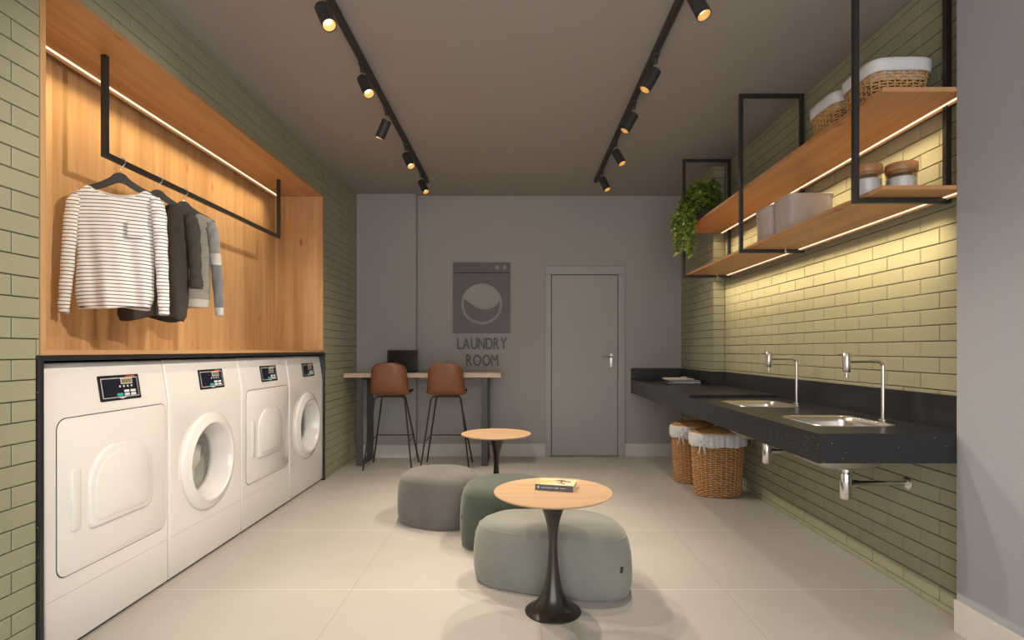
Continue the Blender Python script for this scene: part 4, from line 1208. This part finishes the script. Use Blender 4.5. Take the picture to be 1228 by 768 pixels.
def hamper(label, x, y, rz=0):
    r = thing('laundry_hamper', label, 'laundry hamper', (x, y, 0), rz, 'oval wicker laundry hampers under the counter')
    pl = lambda a: (0.215*math.cos(a), 0.155*math.sin(a))
    sc_ = lambda t: 0.87+0.13*t**0.8
    weave(pl, 30, 31, 0.005, 0.475, sc_, 0.0056, 0.0045, 0.0058, 'woven_body', M['wicker'], r)
    inner_shell(pl, 0.002, 0.478, sc_, 'inner_wall', M['wicker_in'], r, 0.972)
    # liner band with gathers
    n = 160; rows = []
    for (k, z, am) in ((1.03, 0.415, 0.004), (1.085, 0.420, 0.008), (1.105, 0.455, 0.007), (1.11, 0.49, 0.005), (1.095, 0.515, 0.003), (1.05, 0.527, 0.001), (0.99, 0.528, 0)):
        ring = []
        for i in range(n):
            a = 2*PI*i/n; p = pl(a); L_ = math.hypot(*p)
            g = am*(0.5+0.5*math.sin(a*3+1))*math.sin(a*34)+am*0.5*math.sin(a*19+2)
            ring.append((p[0]*(k+g/L_), p[1]*(k+g/L_), z+0.004*math.sin(a*7)*(am > 0.003)))
        rows.append(ring)
    mb = MB(); mb.grid(rows, close_u=True)
    o = mb.build('cloth_liner', M['linen'], r, smooth=True, angle=180)
    so = o.modifiers.new('s', 'SOLIDIFY'); so.thickness = 0.003
    # bow tie
    a = math.radians(225); bx, by = pl(a)[0]*1.12, pl(a)[1]*1.12
    t = Vector((-math.sin(a), math.cos(a)*0.72, 0)).normalized(); c = Vector((bx, by-0.006, 0.462)); nrm = Vector((math.cos(a), math.sin(a), 0))
    mb = MB()
    for s in (-1, 1):
        mb.tube([c, c+t*s*0.025+Vector((0,0,0.02))+nrm*0.012, c+t*s*0.048+Vector((0,0,0.008))+nrm*0.012, c+t*s*0.028+Vector((0,0,-0.008))+nrm*0.010, c], 0.0055, 6)
        mb.tube([c, c+t*s*0.012+Vector((0,0,-0.03))+nrm*0.008, c+t*s*0.028+Vector((0,0,-0.10))+nrm*0.004], [0.004, 0.006, 0.007], 6)
    mb.build('tie_bow', M['linen'], r, smooth=True, angle=180)
    # lid: concentric woven ovals on a shallow dome
    mb = MB()
    for j in range(17):
        q = 1.03 - j*0.06
        if q <= 0.05: break
        z = 0.532+0.028*(1-(q/1.03)**2)
        pts = []
        for i in range(96):
            a = 2*PI*i/96; p = pl(a)
            pts.append((p[0]*q, p[1]*q, z+0.0022*math.sin(i*PI/2+(PI if j % 2 else 0))))
        mb.tube(pts, 0.0062, 5, closed=True)
    rows = [[(pl(2*PI*i/64)[0]*q, pl(2*PI*i/64)[1]*q, 0.528+0.028*(1-(q/1.03)**2)) for i in range(64)] for q in (1.03, 0.8, 0.6, 0.4, 0.2, 0.02)]
    mb.grid(rows, close_u=True, cap1=True)
    ld = mb.build('lid', M['wicker'], r, smooth=True, angle=180)
    MB().tube([(0.04*math.cos(PI*k/10), 0.004*math.sin(k), 0.553+0.032*math.sin(PI*k/10)) for k in range(11)], 0.0055, 7).build('lid_handle', M['wicker'], ld, smooth=True, angle=180)
    return r
h1 = hamper('nearer oval wicker hamper with white liner and tied bow under the counter', 1.692, 4.76)
h2 = copy_tree(h1); set_world(h2, (1.655, 5.225, 0)); h2['label'] = 'farther oval wicker hamper partly hidden behind the other hamper'

def shelf_basket(label, x, y, w, dp, h):
    r = thing('wicker_basket', label, 'basket', (x, y, 2.3605), 0, 'lined wicker baskets on the upper shelf')
    def pl(a):
        c, s = math.cos(a), math.sin(a)
        n = 5.0
        q = (abs(c)**n + abs(s)**n)**(-1/n)
        return (w/2*c*q, dp/2*s*q)
    sc_ = lambda t: 0.84+0.15*t
    weave(pl, 30, 14, 0.004, h-0.04, sc_, 0.0046, 0.0042, 0.005, 'woven_body', M['wicker_l'], r, sub=2)
    inner_shell(pl, 0.002, h-0.03, sc_, 'inner_wall', M['wicker_in'], r, 0.965)
    rows = []
    n = 96
    for (k, z) in ((1.005, h-0.063), (1.04, h-0.062), (1.055, h-0.045), (1.06, h-0.02), (1.055, h-0.004), (1.02, h), (0.965, h-0.004), (0.93, h-0.05), (0.90, h-0.10)):
        rows.append([(pl(2*PI*i/n)[0]*k, pl(2*PI*i/n)[1]*k, z+0.004*noise.noise(Vector((pl(2*PI*i/n)[0]*20, pl(2*PI*i/n)[1]*20, z*5)))) for i in range(n)])
    mb = MB(); mb.grid(rows, close_u=True)
    o = mb.build('cloth_liner', M['linen'], r, smooth=True, angle=180)
    so = o.modifiers.new('s', 'SOLIDIFY'); so.thickness = 0.003
    return r
b1 = shelf_basket('larger-looking lined wicker basket at the near end of the upper shelf', 1.812, 2.775, 0.285, 0.295, 0.228)
b2 = copy_tree(b1); set_world(b2, (1.812, 3.095, 2.3605)); b2['label'] = 'lined wicker basket directly behind the near one on the upper shelf'

def bin_(label, x, y, w, dp, h, rz=0):
    r = thing('fabric_bin', label, 'storage bin', (x, y, 1.9345), rz, 'grey fabric bins on the lower shelf')
    rows = []
    for (s, z) in ((0.93, 0.0), (0.97, 0.004), (0.985, h*0.3), (1.0, h*0.7), (1.01, h-0.01), (1.0, h-0.001), (0.97, h), (0.95, h-0.008), (0.94, h*0.5), (0.92, 0.02)):
        rows.append([(p[0]*s, p[1]*s, z+0.004*noise.noise(Vector((p[0]*9, p[1]*9, z*4)))*(z > 0.01)) for p in rrect(-w/2, w/2, -dp/2, dp/2, 0.035, 6)])
    mb = MB(); mb.grid(rows, close_u=True, cap0=True, cap1=True)
    mb.build('bin_body', M['felt'], r, smooth=True, angle=70)
    MB().tube([(p[0]*1.012, p[1]*1.012, h-0.006) for p in rrect(-w/2, w/2, -dp/2, dp/2, 0.035, 6)], 0.004, 6, closed=True).build('rim', M['felt'], r, smooth=True, angle=180)
    return r
c1 = bin_('nearer and larger-looking grey fabric bin on the lower shelf', 1.775, 3.50, 0.265, 0.235, 0.232)
c2 = copy_tree(c1); set_world(c2, (1.770, 3.765, 1.9345)); c2['label'] = 'farther grey fabric bin on the lower shelf, beside the middle frame'

def jar(label, x, y):
    r = thing('storage_jar', label, 'jar', (x, y, 1.9345), 0, 'glass jars on the lower shelf')
    MB().lathe([(0.060, 0.0), (0.066, 0.004), (0.067, 0.12), (0.066, 0.150), (0.063, 0.150), (0.064, 0.12), (0.063, 0.008), (0.001, 0.006)], (0, 0, 0), 48, cap1=False).build('glass', M['glass'], r, smooth=True, angle=60)
    MB().lathe([(0.060, 0.009), (0.0625, 0.012), (0.0625, 0.118), (0.058, 0.122), (0.03, 0.125), (0.001, 0.126)], (0, 0, 0), 48).build('white_contents', M['powder'], r, smooth=True, angle=50, label='white powder filling')
    MB().lathe([(0.058, 0.140), (0.062, 0.151), (0.069, 0.152), (0.071, 0.158), (0.071, 0.186), (0.069, 0.190)], (0, 0, 0), 48).build('lid', M['jarlid'], r, smooth=True, angle=40)
    return r
j1 = jar('glass jar of white powder with wooden lid, nearest the brick wall', 1.872, 2.745)
j2 = copy_tree(j1); set_world(j2, (1.724, 2.78, 1.9345)); j2['label'] = 'glass jar of white powder partly behind the nearest shelf frame post'

# ------------------------------------------------------------------ trailing plant
pt = thing('trailing_plant', 'bushy green trailing plant spilling over the far end of the upper shelf', 'plant', (1.70, 5.14, 2.3605))
MB().lathe([(0.055, 0.0), (0.062, 0.004), (0.085, 0.13), (0.088, 0.135), (0.088, 0.150), (0.080, 0.150), (0.078, 0.135), (0.001, 0.132)], (0, 0, 0), 32).build('pot', M['soil'], pt, smooth=True, angle=50)
stems = MB(); lv_ = MB()
def leaf(c, dirv, size, up):
    t = dirv.normalized(); s = t.cross(up)
    if s.length < 1e-3: s = t.cross(Vector((1,0,0)))
    s.normalize(); nn = s.cross(t)
    O = [(0, 0, 0), (0.28, 0.42, 0.10), (0.62, 0.36, 0.06), (1.0, 0, -0.12), (0.62, -0.36, 0.06), (0.28, -0.42, 0.10), (0.5, 0, -0.04)]
    vs = [tuple(c + t*a*size + s*b*size + nn*d_*size) for a, b, d_ in O]
    lv_.add(vs, [(0, 1, 6), (1, 2, 6), (2, 3, 6), (3, 4, 6), (4, 5, 6), (5, 0, 6)])
rnd = random.Random(3)
# coordinates relative to the pot base
for k in range(62):
    y = rnd.uniform(-0.27, 0.17)
    x0 = rnd.uniform(-0.03, 0.05); top = rnd.uniform(0.22, 0.40)*(1-0.5*abs(y+0.03)/0.35)
    xe = -0.118 - rnd.uniform(0.025, 0.115)
    drop = rnd.uniform(-0.30, -0.02)*(1.0 if y < 0.1 else 0.7)
    P = catmull([(x0*0.5, y*0.2, 0.13), (x0-0.02, y*0.6, top*0.9), ((x0+xe)/2, y*0.9, top), (xe, y, top*0.45), (xe-0.015, y, 0.02), (xe+rnd.uniform(-0.01, 0.02), y+rnd.uniform(-0.02, 0.02), drop)], 5, False)
    stems.tube(P, 0.0016, 4)
    for i in range(2, len(P)):
        for q in range(3):
            c = Vector(P[i]) + Vector((rnd.uniform(-0.014, 0.014), rnd.uniform(-0.02, 0.02), rnd.uniform(-0.012, 0.012)))
            if c.x > -0.128 and -0.03 < c.z < 0.012: continue
            dv = Vector((rnd.uniform(-1, 0.6), rnd.uniform(-1, 0.5), rnd.uniform(-0.9, 0.4)))
            leaf(c, dv, rnd.uniform(0.022, 0.042), Vector((rnd.uniform(-.5, .5), -0.4, 1)))
for k in range(46):
    a = rnd.uniform(0, 2*PI); el = rnd.uniform(0.25, 1.35)
    R_ = rnd.uniform(0.16, 0.27)
    c1_ = Vector((math.cos(a)*math.cos(el)*R_*0.72+0.01, math.sin(a)*math.cos(el)*R_*0.85-0.05, 0.15+math.sin(el)*R_))
    c1_.x = min(c1_.x, 0.20)
    P = catmull([(0, 0, 0.13), tuple(c1_*0.55+Vector((0, 0, 0.08))), tuple(c1_)], 5, False)
    stems.tube(P, 0.0016, 4)
    for i in range(3, len(P)):
        for q in range(4):
            c = Vector(P[i]) + Vector((rnd.uniform(-0.022, 0.022), rnd.uniform(-0.022, 0.022), rnd.uniform(-0.015, 0.015)))
            leaf(c, Vector((rnd.uniform(-1, 1), rnd.uniform(-1, 0.6), rnd.uniform(-0.6, 0.6))), rnd.uniform(0.022, 0.042), Vector((0, 0, 1)))
stems.build('stems', M['leaf'], pt)
lv_.build('foliage', M['leaf'], pt)

def wash(name, x, y0, y1, z, sgn, phi, spread, energy, parent, color=(1.0, 0.775, 0.46)):  # added area lights, set off from the LED strips to spread their wall glow
    ld = bpy.data.lights.new(name, 'AREA'); ld.shape = 'RECTANGLE'; ld.size = 0.010; ld.size_y = y1-y0
    ld.energy = energy; ld.color = color; ld.spread = math.radians(spread)
    o = bpy.data.objects.new(name, ld); COL.objects.link(o)
    o.location = (x, (y0+y1)/2, z); o.rotation_euler = (0, -sgn*math.radians(phi), 0)
    return o
wash('shelf_added_wash', 1.845, 2.60, 5.37, 2.339, 1, 26, 76, 9, None)
wash('shelf_added_wash', 1.845, 2.60, 5.37, 1.915, 1, 26, 76, 12, None)
wash('niche_added_wash', -2.10, 2.22, 5.0, 2.651, -1, 24, 80, 7.5, None)

# ------------------------------------------------------------------ light from outside the open glazed front
w = bpy.data.worlds.new('daylight'); sc.world = w; w.use_nodes = True
bg = w.node_tree.nodes['Background']
bg.inputs[0].default_value = (0.985, 0.97, 0.975, 1); bg.inputs[1].default_value = 3.1
pl_ = bpy.data.lights.new('shopfront_portal', 'AREA'); pl_.shape = 'RECTANGLE'; pl_.size = 3.7; pl_.size_y = 2.98
pl_.cycles.is_portal = True
po = bpy.data.objects.new('shopfront_portal', pl_); COL.objects.link(po); po.location = (0.04, YR+0.01, 1.49); po.rotation_euler = (math.radians(90), 0, 0)

# ------------------------------------------------------------------ camera
cam = bpy.data.cameras.new('camera'); co = bpy.data.objects.new('camera', cam); COL.objects.link(co)
co.location = (0, 0, 1.22); co.rotation_euler = (math.radians(90), 0, 0)
cam.sensor_width = 36; cam.lens = 36*675/1228
cam.shift_x = -6.5/1228; cam.shift_y = 36/1228
cam.clip_start = 0.05
sc.camera = co
